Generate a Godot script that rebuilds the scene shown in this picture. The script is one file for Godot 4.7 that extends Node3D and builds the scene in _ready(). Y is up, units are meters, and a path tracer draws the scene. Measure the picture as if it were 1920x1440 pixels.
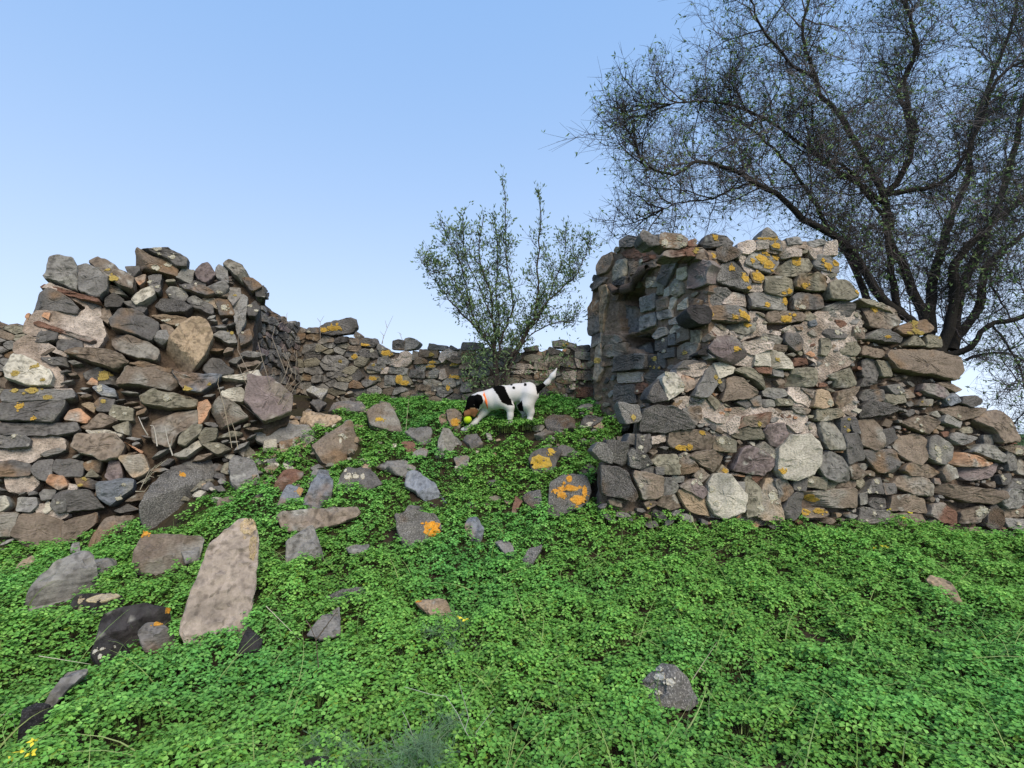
extends Node3D

const F := 1000.0
const EYE := Vector3(0, 1.45, 0)
var cam_basis := Basis(Vector3.RIGHT, deg_to_rad(4.0))
var rng := RandomNumberGenerator.new()
var noise := FastNoiseLite.new()
var cells := FastNoiseLite.new()
var M := {}
var counts := {}
var rbf_c := PackedVector2Array()
var rbf_w := PackedFloat64Array()
var rbf_mean := 0.0
var beside := []         # the ground round them, where the plants stay low
var fill_flat := Vector2(.4, .75)
var next_cuts := []
var rocks := []          # footprints of loose rocks, so that plants do not grow through them
var TONE := {"g": Color(.235, .23, .222), "d": Color(.15, .144, .14), "b": Color(.22, .18, .145), "o": Color(.255, .24, .19), "w": Color(.5, .475, .41),
	"t": Color(.4, .31, .22), "p": Color(.2, .165, .165), "r": Color(.2, .115, .085), "m": Color(.53, .46, .41), "k": Color(.5, .29, .18), "s": Color(.2, .22, .255), "n": Color(.05, .048, .05), "e": Color(.34, .29, .25)}

# ---------------------------------------------------------------- view to world
func ray(px: float, py: float) -> Vector3:
	return cam_basis * Vector3((px - 960.0) / F, (720.0 - py) / F, -1.0)

func P(px: float, py: float, d: float) -> Vector3:
	return EYE + ray(px, py) * d

func plane_of(a: Vector3, b: Vector3, c: Vector3) -> Dictionary:
	var u := (b - a).normalized()
	var n := u.cross(c - a).normalized()
	if n.dot(EYE - a) < 0.0: n = -n
	return {"o": a, "u": u, "v": n.cross(u).normalized(), "n": n}

func upright(a: Vector3, b: Vector3, lean := 0.0) -> Dictionary:
	var bb := Vector3(b.x, a.y, b.z)
	var side := (bb - a).normalized().cross(Vector3.UP)
	if side.dot(EYE - a) > 0.0: side = -side
	return plane_of(a, bb, a + Vector3.UP + side * lean)

func hit(pl: Dictionary, px: float, py: float) -> Vector2:
	var r := ray(px, py)
	var n: Vector3 = pl.n
	var o: Vector3 = pl.o
	var q := EYE + r * ((o - EYE).dot(n) / r.dot(n)) - o
	return Vector2(q.dot(pl.u), q.dot(pl.v))

func at(pl: Dictionary, p: Vector2, z: float) -> Vector3:
	return pl.o + pl.u * p.x + pl.v * p.y + pl.n * z

# ---------------------------------------------------------------- naming
func numbered(parent: Node, called: String) -> String:
	var key := "%d/%s" % [parent.get_instance_id(), called]
	counts[key] = counts.get(key, -1) + 1
	return called if counts[key] == 0 else "%s_%03d" % [called, counts[key]]

func put(parent: Node, called: String, mesh: Mesh, mat: Material) -> MeshInstance3D:
	var o := MeshInstance3D.new()
	o.name = numbered(parent, called)
	o.mesh = mesh
	o.material_override = mat
	parent.add_child(o, true)
	return o

func tag(o: Node, label: String, category: String, group := "", kind := "") -> void:
	if label: o.set_meta("label", label)
	if category: o.set_meta("category", category)
	if group: o.set_meta("group", group)
	if kind: o.set_meta("kind", kind)

func thing(called: String, where: Vector3) -> Node3D:
	var o := Node3D.new()
	o.name = numbered(self, called)
	add_child(o, true)
	o.position = where
	return o

# ---------------------------------------------------------------- ground
func solve(a: Array, b: PackedFloat64Array) -> PackedFloat64Array:
	var n := b.size()
	for i in n:
		var best := i
		for j in range(i + 1, n):
			if absf(a[j][i]) > absf(a[best][i]): best = j
		var row = a[i]; a[i] = a[best]; a[best] = row
		var t := b[i]; b[i] = b[best]; b[best] = t
		for j in range(i + 1, n):
			var f: float = a[j][i] / a[i][i]
			if f == 0.0: continue
			for k in range(i, n): a[j][k] -= f * a[i][k]
			b[j] -= f * b[i]
	for i in range(n - 1, -1, -1):
		for k in range(i + 1, n): b[i] -= a[i][k] * b[k]
		b[i] /= a[i][i]
	return b

func phi(d: float) -> float:
	return sqrt(d * d + 0.06)

func fit_ground(pts: Array) -> void:
	var b := PackedFloat64Array()
	for p in pts:
		rbf_c.append(Vector2(p.x, p.z))
		rbf_mean += p.y / pts.size()
	for p in pts: b.append(p.y - rbf_mean)
	var a := []
	for i in pts.size():
		var row := PackedFloat64Array()
		for j in pts.size(): row.append(phi(rbf_c[i].distance_to(rbf_c[j])))
		a.append(row)
	rbf_w = solve(a, b)

func top_h(x: float, z: float) -> float:       # the level of the plant tops
	var h := rbf_mean
	var q := Vector2(x, z)
	for i in rbf_c.size(): h += rbf_w[i] * phi(q.distance_to(rbf_c[i]))
	return h

func ground_h(x: float, z: float) -> float:
	return top_h(x, z) - 0.085 + 0.02 * noise.get_noise_2d(x * 3.0, z * 3.0)

func ground_hit(px: float, py: float) -> Vector3:
	var r := ray(px, py)
	var d := 1.2
	while d < 12.0:
		var q := EYE + r * d
		if q.y < top_h(q.x, q.z): return q
		d += 0.02
	return EYE + r * 6.0

# ---------------------------------------------------------------- stones
func round_outline(poly: PackedVector2Array, step: float, rough: float, k: int) -> PackedVector2Array:
	var soft := PackedVector2Array()
	var n := poly.size()
	for i in n:
		var p := poly[i]
		var a := poly[(i + n - 1) % n]
		var b := poly[(i + 1) % n]
		var la := minf(0.12, step * 0.5 / maxf(p.distance_to(a), 1e-4))
		var lb := minf(0.12, step * 0.5 / maxf(p.distance_to(b), 1e-4))
		soft.append(p.lerp(a, la)); soft.append(p.lerp(b, lb))
	var out := PackedVector2Array()
	n = soft.size()
	for i in n:
		var a := soft[i]
		var b := soft[(i + 1) % n]
		var cnt := maxi(1, int(a.distance_to(b) / step + 0.4))
		var side := (b - a).orthogonal().normalized()
		for j in cnt:
			var q := a.lerp(b, float(j) / cnt)
			var w := noise.get_noise_3d(q.x * 22.0, q.y * 22.0, k * 1.7) + 0.6 * noise.get_noise_3d(q.x * 60.0, q.y * 60.0, k * 1.7)
			out.append(q + side * w * rough)
	return out

func z_at(p: Vector2, s: Dictionary) -> float:
	var q: Vector2 = p - s.c
	var z: float = s.base + s.tilt.dot(q)
	for k: Vector4 in s.cuts:
		var e := k.x * q.x + k.y * q.y - k.z
		if e > 0.0: z -= e * k.w
	z += s.amp * noise.get_noise_3d(p.x * 9.0 * s.fr, p.y * 9.0 * s.fr, s.k * 3.1)
	z += s.amp * 0.35 * noise.get_noise_3d(p.x * 34.0, p.y * 34.0, s.k * 3.1)
	z += s.chip * cells.get_noise_3d(p.x * 13.0, p.y * 20.0, s.k * 7.7)
	var st: float = q.dot(s.lay) / s.lw
	z += s.step * (floorf(st + noise.get_noise_3d(p.x * 8.0, p.y * 8.0, s.k * 2.0)) - st)
	return z

func tint(p: Vector2, s: Dictionary) -> Color:
	var c: Color = s.col
	var a := noise.get_noise_3d(p.x * 7.0, p.y * 7.0, s.k * 5.3)
	var b := noise.get_noise_3d(p.x * 26.0, p.y * 26.0, s.k * 4.1)
	c = c.lerp(s.col2, clampf(a * 2.4 + b * 0.6, 0.0, 0.75))
	c = c * (1.0 + 0.3 * b + 0.16 * a)
	if b + a * 0.6 > s.crust: c = c.lerp(Color(.5, .5, .46), 0.6)
	return Color(c.r, c.g, c.b)

# one stone: an irregular outline with broken edges, a chipped face with cut corners, sides and back
func stone(parent: Node, called: String, pl: Dictionary, poly: PackedVector2Array, code: String, thick: float, base: float, cutk := 1.0, big := 1.0) -> Dictionary:
	var c := Vector2.ZERO
	for p in poly: c += p / poly.size()
	var size := 0.0
	for p in poly: size += p.distance_to(c) / poly.size()
	var k := rng.randi_range(1, 9999)
	var low := code.to_lower()
	var col: Color = TONE[low] * (0.84 + 0.34 * rng.randf())
	if code != low: col *= 2.2
	else: col *= 1.2
	var rusty := Color(.24, .155, .09) if low in "dgosb" else Color(.3, .27, .22)
	var col2: Color = rusty if rng.randf() < 0.25 else TONE[low] * 0.55 if rng.randf() < 0.5 else Color(.3, .295, .27)
	if low == "n": col2 = TONE.n * .6
	var step := clampf(size / (4.2 if big < 1.2 else 6.0), 0.006, 0.028)
	var ring := round_outline(poly, step, step * 0.4, k)
	var n := ring.size()
	var cuts := []
	for j in rng.randi_range(0, 2) + (2 if big > 1.2 else 0):
		var a := rng.randf() * TAU
		cuts.append(Vector4(cos(a), sin(a), size * rng.randf_range(0.35, 0.95), rng.randf_range(0.25, 1.3) * cutk))
	if next_cuts: cuts = next_cuts.duplicate()
	var la := rng.randf_range(-0.5, 0.5) + (PI / 2 if rng.randf() < 0.7 else 0.0)
	var s := {"c": c, "base": base, "tilt": Vector2(rng.randf_range(-.16, .16), rng.randf_range(-.22, .12)) * cutk, "cuts": cuts, "amp": minf(0.006, size * 0.06) * big, "fr": 1.0,
		"k": k, "lay": Vector2(cos(la), sin(la)), "lw": rng.randf_range(.012, .03), "chip": minf(0.007, size * 0.06) * big, "step": minf(0.006, size * 0.05), "col": col, "col2": col2, "crust": rng.randf_range(0.42, 1.2)}
	var ts := [0.95, 0.82, 0.67, 0.52, 0.37, 0.22, 0.1] if size > 0.07 else [0.93, 0.68, 0.4, 0.18] if size > 0.03 else [0.88, 0.45]
	var bev := clampf(size * 0.05, 0.0015, 0.006)
	var off := parent_at(parent)
	var V := PackedVector3Array()
	var C := PackedColorArray()
	for back in 3:                                   # back, flank, rim
		for i in n:
			var shrink: float = [0.84, 1.0 + 0.05 * noise.get_noise_2d(i * 19.0, k), 1.0][back]
			var p := c + (ring[i] - c) * shrink
			var zz: float = [-thick, z_at(p, s) - thick * 0.42, z_at(p, s) - bev][back]
			if back == 1: zz = maxf(zz, -thick * 0.8)
			V.append(at(pl, p, zz) - off)
			C.append(tint(p + Vector2(zz, zz * 1.7), s))
	for t: float in ts:
		for i in n:
			var p: Vector2 = c + (ring[i] - c) * t
			V.append(at(pl, p, z_at(p, s)) - off)
			C.append(tint(p, s))
	var l := ts.size() + 2
	V.append(at(pl, c, z_at(c, s)) - off)
	V.append(at(pl, c, -thick) - off)
	C.append(tint(c, s)); C.append(col)
	var I := PackedInt32Array()
	for j in l:
		for i in n:
			var e := (i + 1) % n
			I.append_array([j * n + i, (j + 1) * n + i, j * n + e, j * n + e, (j + 1) * n + i, (j + 1) * n + e])
	for i in n:
		var e := (i + 1) % n
		I.append_array([l * n + i, (l + 1) * n, l * n + e, e, (l + 1) * n + 1, i])
	if big > 1.2:                                    # a loose rock: its face is an even net, so that no pattern shows
		V = V.slice(0, 4 * n); C = C.slice(0, 4 * n)
		I.clear()
		for j in 3:
			for i in n:
				var e := (i + 1) % n
				I.append_array([j * n + i, (j + 1) * n + i, j * n + e, j * n + e, (j + 1) * n + i, (j + 1) * n + e])
		var flat := PackedVector2Array()
		var edge := PackedVector2Array()
		for i in n: edge.append(c + (ring[i] - c) * ts[0])
		flat.append_array(edge)
		var inner := grown(edge, c, -step * .5)
		var lo := edge[0]
		var hi := edge[0]
		for p in edge: lo = lo.min(p); hi = hi.max(p)
		var gs := step * .75
		var y := lo.y
		while y < hi.y:
			var x := lo.x
			while x < hi.x:
				var p := Vector2(x + rng.randf_range(-.35, .35) * gs, y + rng.randf_range(-.35, .35) * gs)
				x += gs
				if not Geometry2D.is_point_in_polygon(p, inner): continue
				flat.append(p)
				V.append(at(pl, p, z_at(p, s)) - off)
				C.append(tint(p, s))
			y += gs
		var dt := Geometry2D.triangulate_delaunay(flat)
		for q in range(0, dt.size(), 3):
			var a := flat[dt[q]]
			var b := flat[dt[q + 1]]
			var d := flat[dt[q + 2]]
			if not Geometry2D.is_point_in_polygon((a + b + d) / 3.0, edge): continue
			if ((b - a).cross(d - a) < 0.0) == (signed_area(ring) > 0.0): I.append_array([3 * n + dt[q], 3 * n + dt[q + 1], 3 * n + dt[q + 2]])
			else: I.append_array([3 * n + dt[q], 3 * n + dt[q + 2], 3 * n + dt[q + 1]])
		V.append(at(pl, c, -thick) - off); C.append(col)
		for i in n: I.append_array([(i + 1) % n, V.size() - 1, i])
	if signed_area(ring) < 0.0: I.reverse()
	var mat: Material = M.mortar if low == "m" else M.speck if code != low else M.stone2 if low == "e" else M.stone if rng.randf() < 0.6 else M.stone2
	s.node = put(parent, called, creased(V, C, I, 0.9), mat)
	s.size = size
	s.poly = poly
	s.pl = pl
	return s

# a mesh whose edges stay sharp where its faces meet at more than a slight angle
func creased(V: PackedVector3Array, C: PackedColorArray, I: PackedInt32Array, limit: float) -> ArrayMesh:
	var nf := I.size() / 3
	var fn := PackedVector3Array()
	var near := []
	near.resize(V.size())
	for i in V.size(): near[i] = PackedInt32Array()
	for f in nf:
		var a := V[I[f * 3]]
		fn.append((V[I[f * 3 + 2]] - a).cross(V[I[f * 3 + 1]] - a))
		for q in 3: near[I[f * 3 + q]].append(f)
	var un := PackedVector3Array()
	for v in fn: un.append(v.normalized())
	var vv := PackedVector3Array()
	var nn := PackedVector3Array()
	var cc := PackedColorArray()
	for f in nf:
		for q in 3:
			var i := I[f * 3 + q]
			var s := Vector3.ZERO
			for g: int in near[i]:
				if un[g].dot(un[f]) > limit: s += fn[g]
			vv.append(V[i]); nn.append(s.normalized()); cc.append(C[i])
	var arr := []
	arr.resize(Mesh.ARRAY_MAX)
	arr[Mesh.ARRAY_VERTEX] = vv; arr[Mesh.ARRAY_NORMAL] = nn; arr[Mesh.ARRAY_COLOR] = cc
	var m := ArrayMesh.new()
	m.add_surface_from_arrays(Mesh.PRIMITIVE_TRIANGLES, arr)
	return m

func parent_at(o: Node) -> Vector3:
	return (o as Node3D).position if o != self else Vector3.ZERO

func signed_area(p: PackedVector2Array) -> float:
	var a := 0.0
	for i in p.size(): a += p[i].cross(p[(i + 1) % p.size()])
	return a

func tri(st: SurfaceTool, a: Vector3, b: Vector3, c: Vector3, ca: Color, cb: Color, cc: Color, flip: bool) -> void:
	st.set_color(ca); st.add_vertex(a)
	if flip:
		st.set_color(cb); st.add_vertex(b)
		st.set_color(cc); st.add_vertex(c)
	else:
		st.set_color(cc); st.add_vertex(c)
		st.set_color(cb); st.add_vertex(b)

# crusts of lichen on a stone: thin irregular patches that follow its face
func lichen(s: Dictionary, spots: Array, hue: Color) -> void:
	var st := SurfaceTool.new()
	st.begin(Mesh.PRIMITIVE_TRIANGLES)
	var pl: Dictionary = s.pl
	var off: Vector3 = parent_at(s.node.get_parent())
	var all := []
	for q in spots:
		all.append(q)
		for j in rng.randi_range(1, 4):
			var a := rng.randf() * TAU
			all.append([q[0] + Vector2(cos(a) * q[1], sin(a) * q[2]) * rng.randf_range(1.1, 1.7), q[1] * rng.randf_range(.1, .28), q[1] * rng.randf_range(.1, .28)])
	for q in all:
		if not Geometry2D.is_point_in_polygon(q[0], s.poly): continue
		var m := 18
		var prev := PackedVector3Array()
		var c0: Color = hue * rng.randf_range(.8, 1.15)
		for ringi in 7:
			var t: float = [0.0, .25, .5, .7, .85, .95, 1.0][ringi]
			var cur := PackedVector3Array()
			for i in m:
				var a := TAU * i / m
				var w := 1.0 + 0.42 * noise.get_noise_3d(cos(a) * 6.0 + q[0].x * 40.0, sin(a) * 6.0, q[0].y * 40.0)
				var p: Vector2 = q[0] + Vector2(cos(a) * q[1], sin(a) * q[2]) * t * w * 1.12
				if not Geometry2D.is_point_in_polygon(p, s.poly): p = q[0].lerp(p, 0.55)
				cur.append(at(pl, p, z_at(p, s) + (0.0055 if ringi < 6 else -0.002)) - off)
			for i in m:
				if ringi == 0: continue
				var e := (i + 1) % m
				var ca: Color = c0.lerp(Color(.6, .5, .2), .1 * ringi * rng.randf()) * (1.0 + .45 * noise.get_noise_2d(i * 23.0, ringi * 31.0 + q[0].x * 900.0))
				tri(st, prev[i], cur[i], prev[e], ca, ca, ca, false)
				tri(st, prev[e], cur[i], cur[e], ca, ca, ca, false)
			prev = cur
	st.generate_normals()
	put(s.node, "lichen_patch", st.commit(), M.lichen).set_meta("kind", "stuff")

# a wall's stones, each traced as «tone[+proud cm] x,y x,y ... | x,y,r[,r2] ...»
func lay_stones(w: Node3D, pl: Dictionary, ox: float, oy: float, sc: float, text: String, thick := 0.14, proud := 0.03, cutk := 1.0, dest = null) -> Array:
	var made := []
	for line in text.split("\n", false):
		var half := line.strip_edges().split("|")
		var word := half[0].split(" ", false)
		if word.size() < 4: continue
		var h := proud + rng.randf_range(-.012, .016)
		if word[0].length() > 1: h = float(word[0].substr(1)) / 100.0
		var poly := PackedVector2Array()
		for t in word.slice(1):
			var xy := t.split(",")
			poly.append(hit(pl, ox + float(xy[0]) / sc, oy + float(xy[1]) / sc))
		if word[0][0] != "k" or poly.size() > 4: poly = mitred(poly, .008)
		var s := stone(w, "stone", pl, poly, word[0][0], thick, h, cutk)
		made.append(s)
		if half.size() > 1:
			var spots := []
			for t in half[1].split(" ", false):
				var v := t.split(",")
				var px := ox + float(v[0]) / sc
				var py := oy + float(v[1]) / sc
				var c := hit(pl, px, py)
				var rx := c.distance_to(hit(pl, px + float(v[2]) / sc, py))
				var ry := c.distance_to(hit(pl, px, py + float(v[v.size() - 1]) / sc))
				spots.append([c, rx, ry])
			lichen(s, spots, Color(.58, .355, .06))
		elif s.size > .05 and rng.randf() < .3 and not word[0][0] in "mkn":
			var spots := []
			for i in rng.randi_range(1, 4):
				var r: float = s.size * rng.randf_range(.07, .24)
				spots.append([s.c + Vector2(rng.randf_range(-.75, .75), rng.randf_range(-.6, .7)) * s.size, r, r * rng.randf_range(.6, 1.1)])
			lichen(s, spots, Color(.47, .47, .43) if rng.randf() < .75 else Color(.4, .3, .09))
	return made

# the mass of earth or lime mortar that a wall's stones sit in
func core(w: Node3D, pl: Dictionary, outline: PackedVector2Array, thick: float, cell: float, rough: float, mat: Material, tone: Color, hollows := []) -> void:
	var rim := round_outline(outline, cell * 1.2, cell * 0.5, 3)
	var pts := PackedVector2Array(rim)
	var lo := rim[0]
	var hi := rim[0]
	for p in rim: lo = lo.min(p); hi = hi.max(p)
	var y := lo.y
	while y < hi.y:
		var x := lo.x
		while x < hi.x:
			var p := Vector2(x + rng.randf_range(-.3, .3) * cell, y + rng.randf_range(-.3, .3) * cell)
			if Geometry2D.is_point_in_polygon(p, rim): pts.append(p)
			x += cell
		y += cell
	var tris := Geometry2D.triangulate_delaunay(pts)
	var front := PackedVector3Array()
	var rear := PackedVector3Array()
	var cols := PackedColorArray()
	for i in pts.size():
		var p := pts[i]
		var z := rough * (noise.get_noise_2d(p.x * 14.0, p.y * 14.0) + 0.7 * noise.get_noise_2d(p.x * 45.0 + 50.0, p.y * 45.0))
		for hl in hollows:
			if Geometry2D.is_point_in_polygon(p, hl): z -= 0.34
		front.append(at(pl, p, z) - w.position)
		rear.append(at(pl, p, -thick + 3.0 * rough * noise.get_noise_2d(p.x * 9.0, p.y * 9.0 + 77.0)) - w.position)
		var t := 0.85 + 0.5 * noise.get_noise_2d(p.x * 30.0, p.y * 30.0 + 9.0)
		var cc := tone.lerp(Color(.34, .26, .2), clampf(noise.get_noise_2d(p.x * 5.0 + 31.0, p.y * 5.0) * 1.6, 0.0, .7)) * t
		cols.append(Color(cc.r, cc.g, cc.b))
	var st := SurfaceTool.new()
	st.begin(Mesh.PRIMITIVE_TRIANGLES)
	for i in range(0, tris.size(), 3):
		var a := tris[i]
		var b := tris[i + 1]
		var c := tris[i + 2]
		if not Geometry2D.is_point_in_polygon((pts[a] + pts[b] + pts[c]) / 3.0, rim): continue
		var cw := (pts[b] - pts[a]).cross(pts[c] - pts[a]) < 0.0
		st.set_smooth_group(0)
		tri(st, front[a], front[b], front[c], cols[a], cols[b], cols[c], cw)
		st.set_smooth_group(1)
		tri(st, rear[a], rear[b], rear[c], cols[a], cols[b], cols[c], not cw)
	var n := rim.size()
	var ccw := signed_area(rim) > 0.0
	st.set_smooth_group(2)
	var rings := [front, [], [], rear]
	for j in [1, 2]:
		for i in n:
			var v: Vector3 = front[i].lerp(rear[i], j / 3.0)
			rings[j].append(v + (pl.v + pl.n) * rough * noise.get_noise_3d(v.x * 12, v.y * 12, v.z * 12))
	for j in 3:
		for i in n:
			var e := (i + 1) % n
			tri(st, rings[j][i], rings[j + 1][i], rings[j][e], cols[i], cols[i], cols[e], not ccw)
			tri(st, rings[j][e], rings[j + 1][i], rings[j + 1][e], cols[e], cols[i], cols[e], not ccw)
	st.generate_normals()
	put(w, "mortar", st.commit(), mat)

func blob(c: Vector2, r: float, flat: float, m: int) -> PackedVector2Array:
	var p := PackedVector2Array()
	var turn := rng.randf_range(-.5, .5)
	for i in m:
		var a := TAU * (i + rng.randf_range(-.32, .32)) / m
		p.append(c + Vector2(cos(a) * r * rng.randf_range(.7, 1.45), sin(a) * r * flat * rng.randf_range(.7, 1.3)).rotated(turn))
	return p

# small stones packed into what the traced ones leave free
func fill(w: Node3D, pl: Dictionary, outline: PackedVector2Array, made: Array, sizes: Array, tries: int, tones: String, most: int, proud := 0.015, avoid := []) -> void:
	var taken := []
	for s in made:
		var far := 0.0
		for p in s.poly: far = maxf(far, p.distance_to(s.c))
		taken.append([s.c, far, s.poly])
	var lo := outline[0]
	var hi := outline[0]
	for p in outline: lo = lo.min(p); hi = hi.max(p)
	var n := 0
	for r: float in sizes:
		for j in tries:
			if n >= most: return
			var c := Vector2(rng.randf_range(lo.x, hi.x), rng.randf_range(lo.y, hi.y))
			if not Geometry2D.is_point_in_polygon(c, outline): continue
			var ok := true
			for hl in avoid:
				if Geometry2D.is_point_in_polygon(c, hl): ok = false
			for q in taken:
				var dd: float = c.distance_to(q[0])
				if dd > q[1] + r * 1.25: continue
				if Geometry2D.is_point_in_polygon(c, q[2]): ok = false; break
				var pp: PackedVector2Array = q[2]
				for i in pp.size():
					var nr := Geometry2D.get_closest_point_to_segment(c, pp[i], pp[(i + 1) % pp.size()])
					var d2 := c - nr
					if Vector2(d2.x, d2.y * 1.5).length() < r * 0.95: ok = false; break
				if not ok: break
			if not ok: continue
			var poly := blob(c, r, rng.randf_range(fill_flat.x, fill_flat.y), rng.randi_range(4, 6))
			stone(w, "stone", pl, poly, tones[rng.randi_range(0, tones.length() - 1)], maxf(r * 1.5, .05), proud + rng.randf_range(-.01, .014), 1.0)
			taken.append([c, r * 1.3, poly])
			n += 1

# rubble masonry without a trace: cells round jittered seeds in courses
func masonry(w: Node3D, pl: Dictionary, outline: PackedVector2Array, wide: float, high: float, tones: String, most: int, thick: float, proud: float, skip := []) -> Array:
	var lo := outline[0]
	var hi := outline[0]
	for p in outline: lo = lo.min(p); hi = hi.max(p)
	var seeds := PackedVector2Array()
	var y := lo.y - high
	while y < hi.y + high:
		var x := lo.x - wide * rng.randf_range(.5, 1.5)
		while x < hi.x + wide:
			seeds.append(Vector2(x, y + high * rng.randf_range(-.32, .32)))
			if rng.randf() < .22: seeds.append(Vector2(x + wide * .3, y + high * rng.randf_range(.2, .5)))
			x += wide * rng.randf_range(.5, 1.5)
		y += high
	var k := wide / high * 0.8
	var made := []
	var order := range(seeds.size())
	for i in order.size():
		var j := rng.randi_range(0, order.size() - 1)
		var t = order[i]; order[i] = order[j]; order[j] = t
	for i: int in order:
		if made.size() >= most: break
		var c := seeds[i]
		if not Geometry2D.is_point_in_polygon(c, outline): continue
		var ok := true
		for hl in skip:
			if Geometry2D.is_point_in_polygon(c, hl): ok = false
		if not ok: continue
		var cell := PackedVector2Array([Vector2(-1, -1), Vector2(1, -1), Vector2(1, 1), Vector2(-1, 1)])
		for q in cell.size(): cell[q] *= wide * 1.3
		for j in seeds.size():
			if j == i: continue
			var d := (seeds[j] - c) * Vector2(1, k)
			if d.length() > wide * 2.6: continue
			var keep := PackedVector2Array()
			var half := d.length_squared() * 0.5
			for q in cell.size():
				var a := cell[q]
				var b := cell[(q + 1) % cell.size()]
				var fa := a.dot(d) - half
				var fb := b.dot(d) - half
				if fa <= 0: keep.append(a)
				if (fa < 0) != (fb < 0): keep.append(a.lerp(b, fa / (fa - fb)))
			cell = keep
		if cell.size() < 3: continue
		var poly := PackedVector2Array()
		for q in cell:
			var v := q * Vector2(1, 1.0 / k)
			poly.append(c + v * (1.0 - minf(.4, .0065 / maxf(v.length(), .01))))
		made.append(stone(w, "stone", pl, poly, tones[rng.randi_range(0, tones.length() - 1)], thick, proud + rng.randf_range(-.018, .03), 0.8))
	return made

func trace(pl: Dictionary, ox: float, oy: float, sc: float, text: String) -> PackedVector2Array:
	var p := PackedVector2Array()
	for t in text.split(" ", false):
		var xy := t.split(",")
		p.append(hit(pl, ox + float(xy[0]) / sc, oy + float(xy[1]) / sc))
	return p

# ---------------------------------------------------------------- loose rocks
func rock(label: String, code: String, ox: float, oy: float, sc: float, text: String, tilt := 32.0, deep := 0.6, spots := "", hue := Color(.66, .3, .035), group := "", cutk := 1.1, facets := "") -> Dictionary:
	var px := []
	var low := -1e9
	var high := 1e9
	var mid := 0.0
	for t in text.split(" ", false):
		var xy := t.split(",")
		var q := Vector2(ox + float(xy[0]) / sc, oy + float(xy[1]) / sc)
		px.append(q); low = maxf(low, q.y); high = minf(high, q.y)
		mid += q.x
	mid /= px.size()
	var g := ground_hit(mid, low - (low - high) * 0.12)
	var back := Vector3(g.x - EYE.x, 0, g.z - EYE.z).normalized()
	var u := back.cross(Vector3.UP).normalized()
	var el := deg_to_rad(tilt)
	var n := -back * cos(el) + Vector3.UP * sin(el)
	var pl := {"o": g, "u": u, "n": n, "v": n.cross(u).normalized()}
	if pl.v.y < 0: pl.v = -pl.v
	var poly := PackedVector2Array()
	var face := PackedVector2Array()
	for q in px:
		var p := hit(pl, q.x, q.y)
		face.append(p)
		if (q.y - high) / (low - high) > 0.72: p.y -= 0.045
		poly.append(p)
	var size := sqrt(absf(signed_area(face)) * 0.5)
	poly = Geometry2D.convex_hull(poly)
	poly.remove_at(poly.size() - 1)
	var o := thing("rock", g)
	next_cuts.clear()
	if facets == "":
		facets = "%d,%f,%f %d,%f,%f %d,%f,%f" % [90 + rng.randi_range(-28, 28), rng.randf_range(.25, .5), rng.randf_range(.7, 1.3), -90 + rng.randi_range(-30, 30), rng.randf_range(.3, .6), rng.randf_range(.6, 1.3), rng.randi_range(0, 1) * 180 + rng.randi_range(-30, 30), rng.randf_range(.3, .7), rng.randf_range(.5, 1.2)]
	for t in facets.split(" ", false):
		var v := t.split(",")
		var an := deg_to_rad(float(v[0]))
		next_cuts.append(Vector4(cos(an), sin(an), size * float(v[1]), float(v[2])))
	var s := stone(o, "body", pl, poly, code, size * deep, 0.0, cutk, 1.6)
	next_cuts.clear()
	# the rock is one mesh: it takes the place of its own base
	var body: MeshInstance3D = s.node
	o.remove_child(body)
	remove_child(o)
	body.name = o.name
	body.position = g
	add_child(body, true)
	o.free()
	tag(body, label, "rock", group)
	if spots:
		var list := []
		for t in spots.split(" ", false):
			var v := t.split(",")
			var x := ox + float(v[0]) / sc
			var y := oy + float(v[1]) / sc
			var c := hit(pl, x, y)
			list.append([c, c.distance_to(hit(pl, x + float(v[2]) / sc, y)), c.distance_to(hit(pl, x, y + float(v[v.size() - 1]) / sc))])
		s.node = body
		lichen_on(s, list, hue, g)
	var foot := PackedVector2Array()
	for p in poly:
		for z in [0.0, -size * deep * 0.6]:
			var v := at(pl, p, z)
			foot.append(Vector2(v.x, v.z))
	foot = Geometry2D.convex_hull(foot)
	var fm := middle(foot)
	rocks.append(grown(foot, fm, -.015))
	beside.append(grown(foot, fm, .06))
	return s

func lichen_on(s: Dictionary, list: Array, hue: Color, base: Vector3) -> void:
	var holder := Node3D.new()
	var real: MeshInstance3D = s.node
	holder.position = base
	var dummy := Node3D.new()
	holder.add_child(dummy)
	s.node = dummy
	lichen(s, list, hue)
	var patch := dummy.get_child(0)
	dummy.remove_child(patch)
	patch.name = "lichen_patch"
	real.add_child(patch, true)
	holder.free()
	s.node = real

func middle(p: PackedVector2Array) -> Vector2:
	var c := Vector2.ZERO
	for v in p: c += v / p.size()
	return c

func mitred(p: PackedVector2Array, by: float) -> PackedVector2Array:
	var q := Geometry2D.offset_polygon(p, by, Geometry2D.JOIN_MITER)
	return q[0] if q.size() == 1 and q[0].size() > 2 else p

# ---------------------------------------------------------------- materials
func ramp(stops: Array) -> Gradient:
	var g := Gradient.new()
	var o := PackedFloat32Array()
	var c := PackedColorArray()
	for s in stops:
		o.append(s[0]); c.append(Color(s[1], s[1], s[1]) if s[1] is float else s[1])
	g.offsets = o; g.colors = c
	return g

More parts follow.
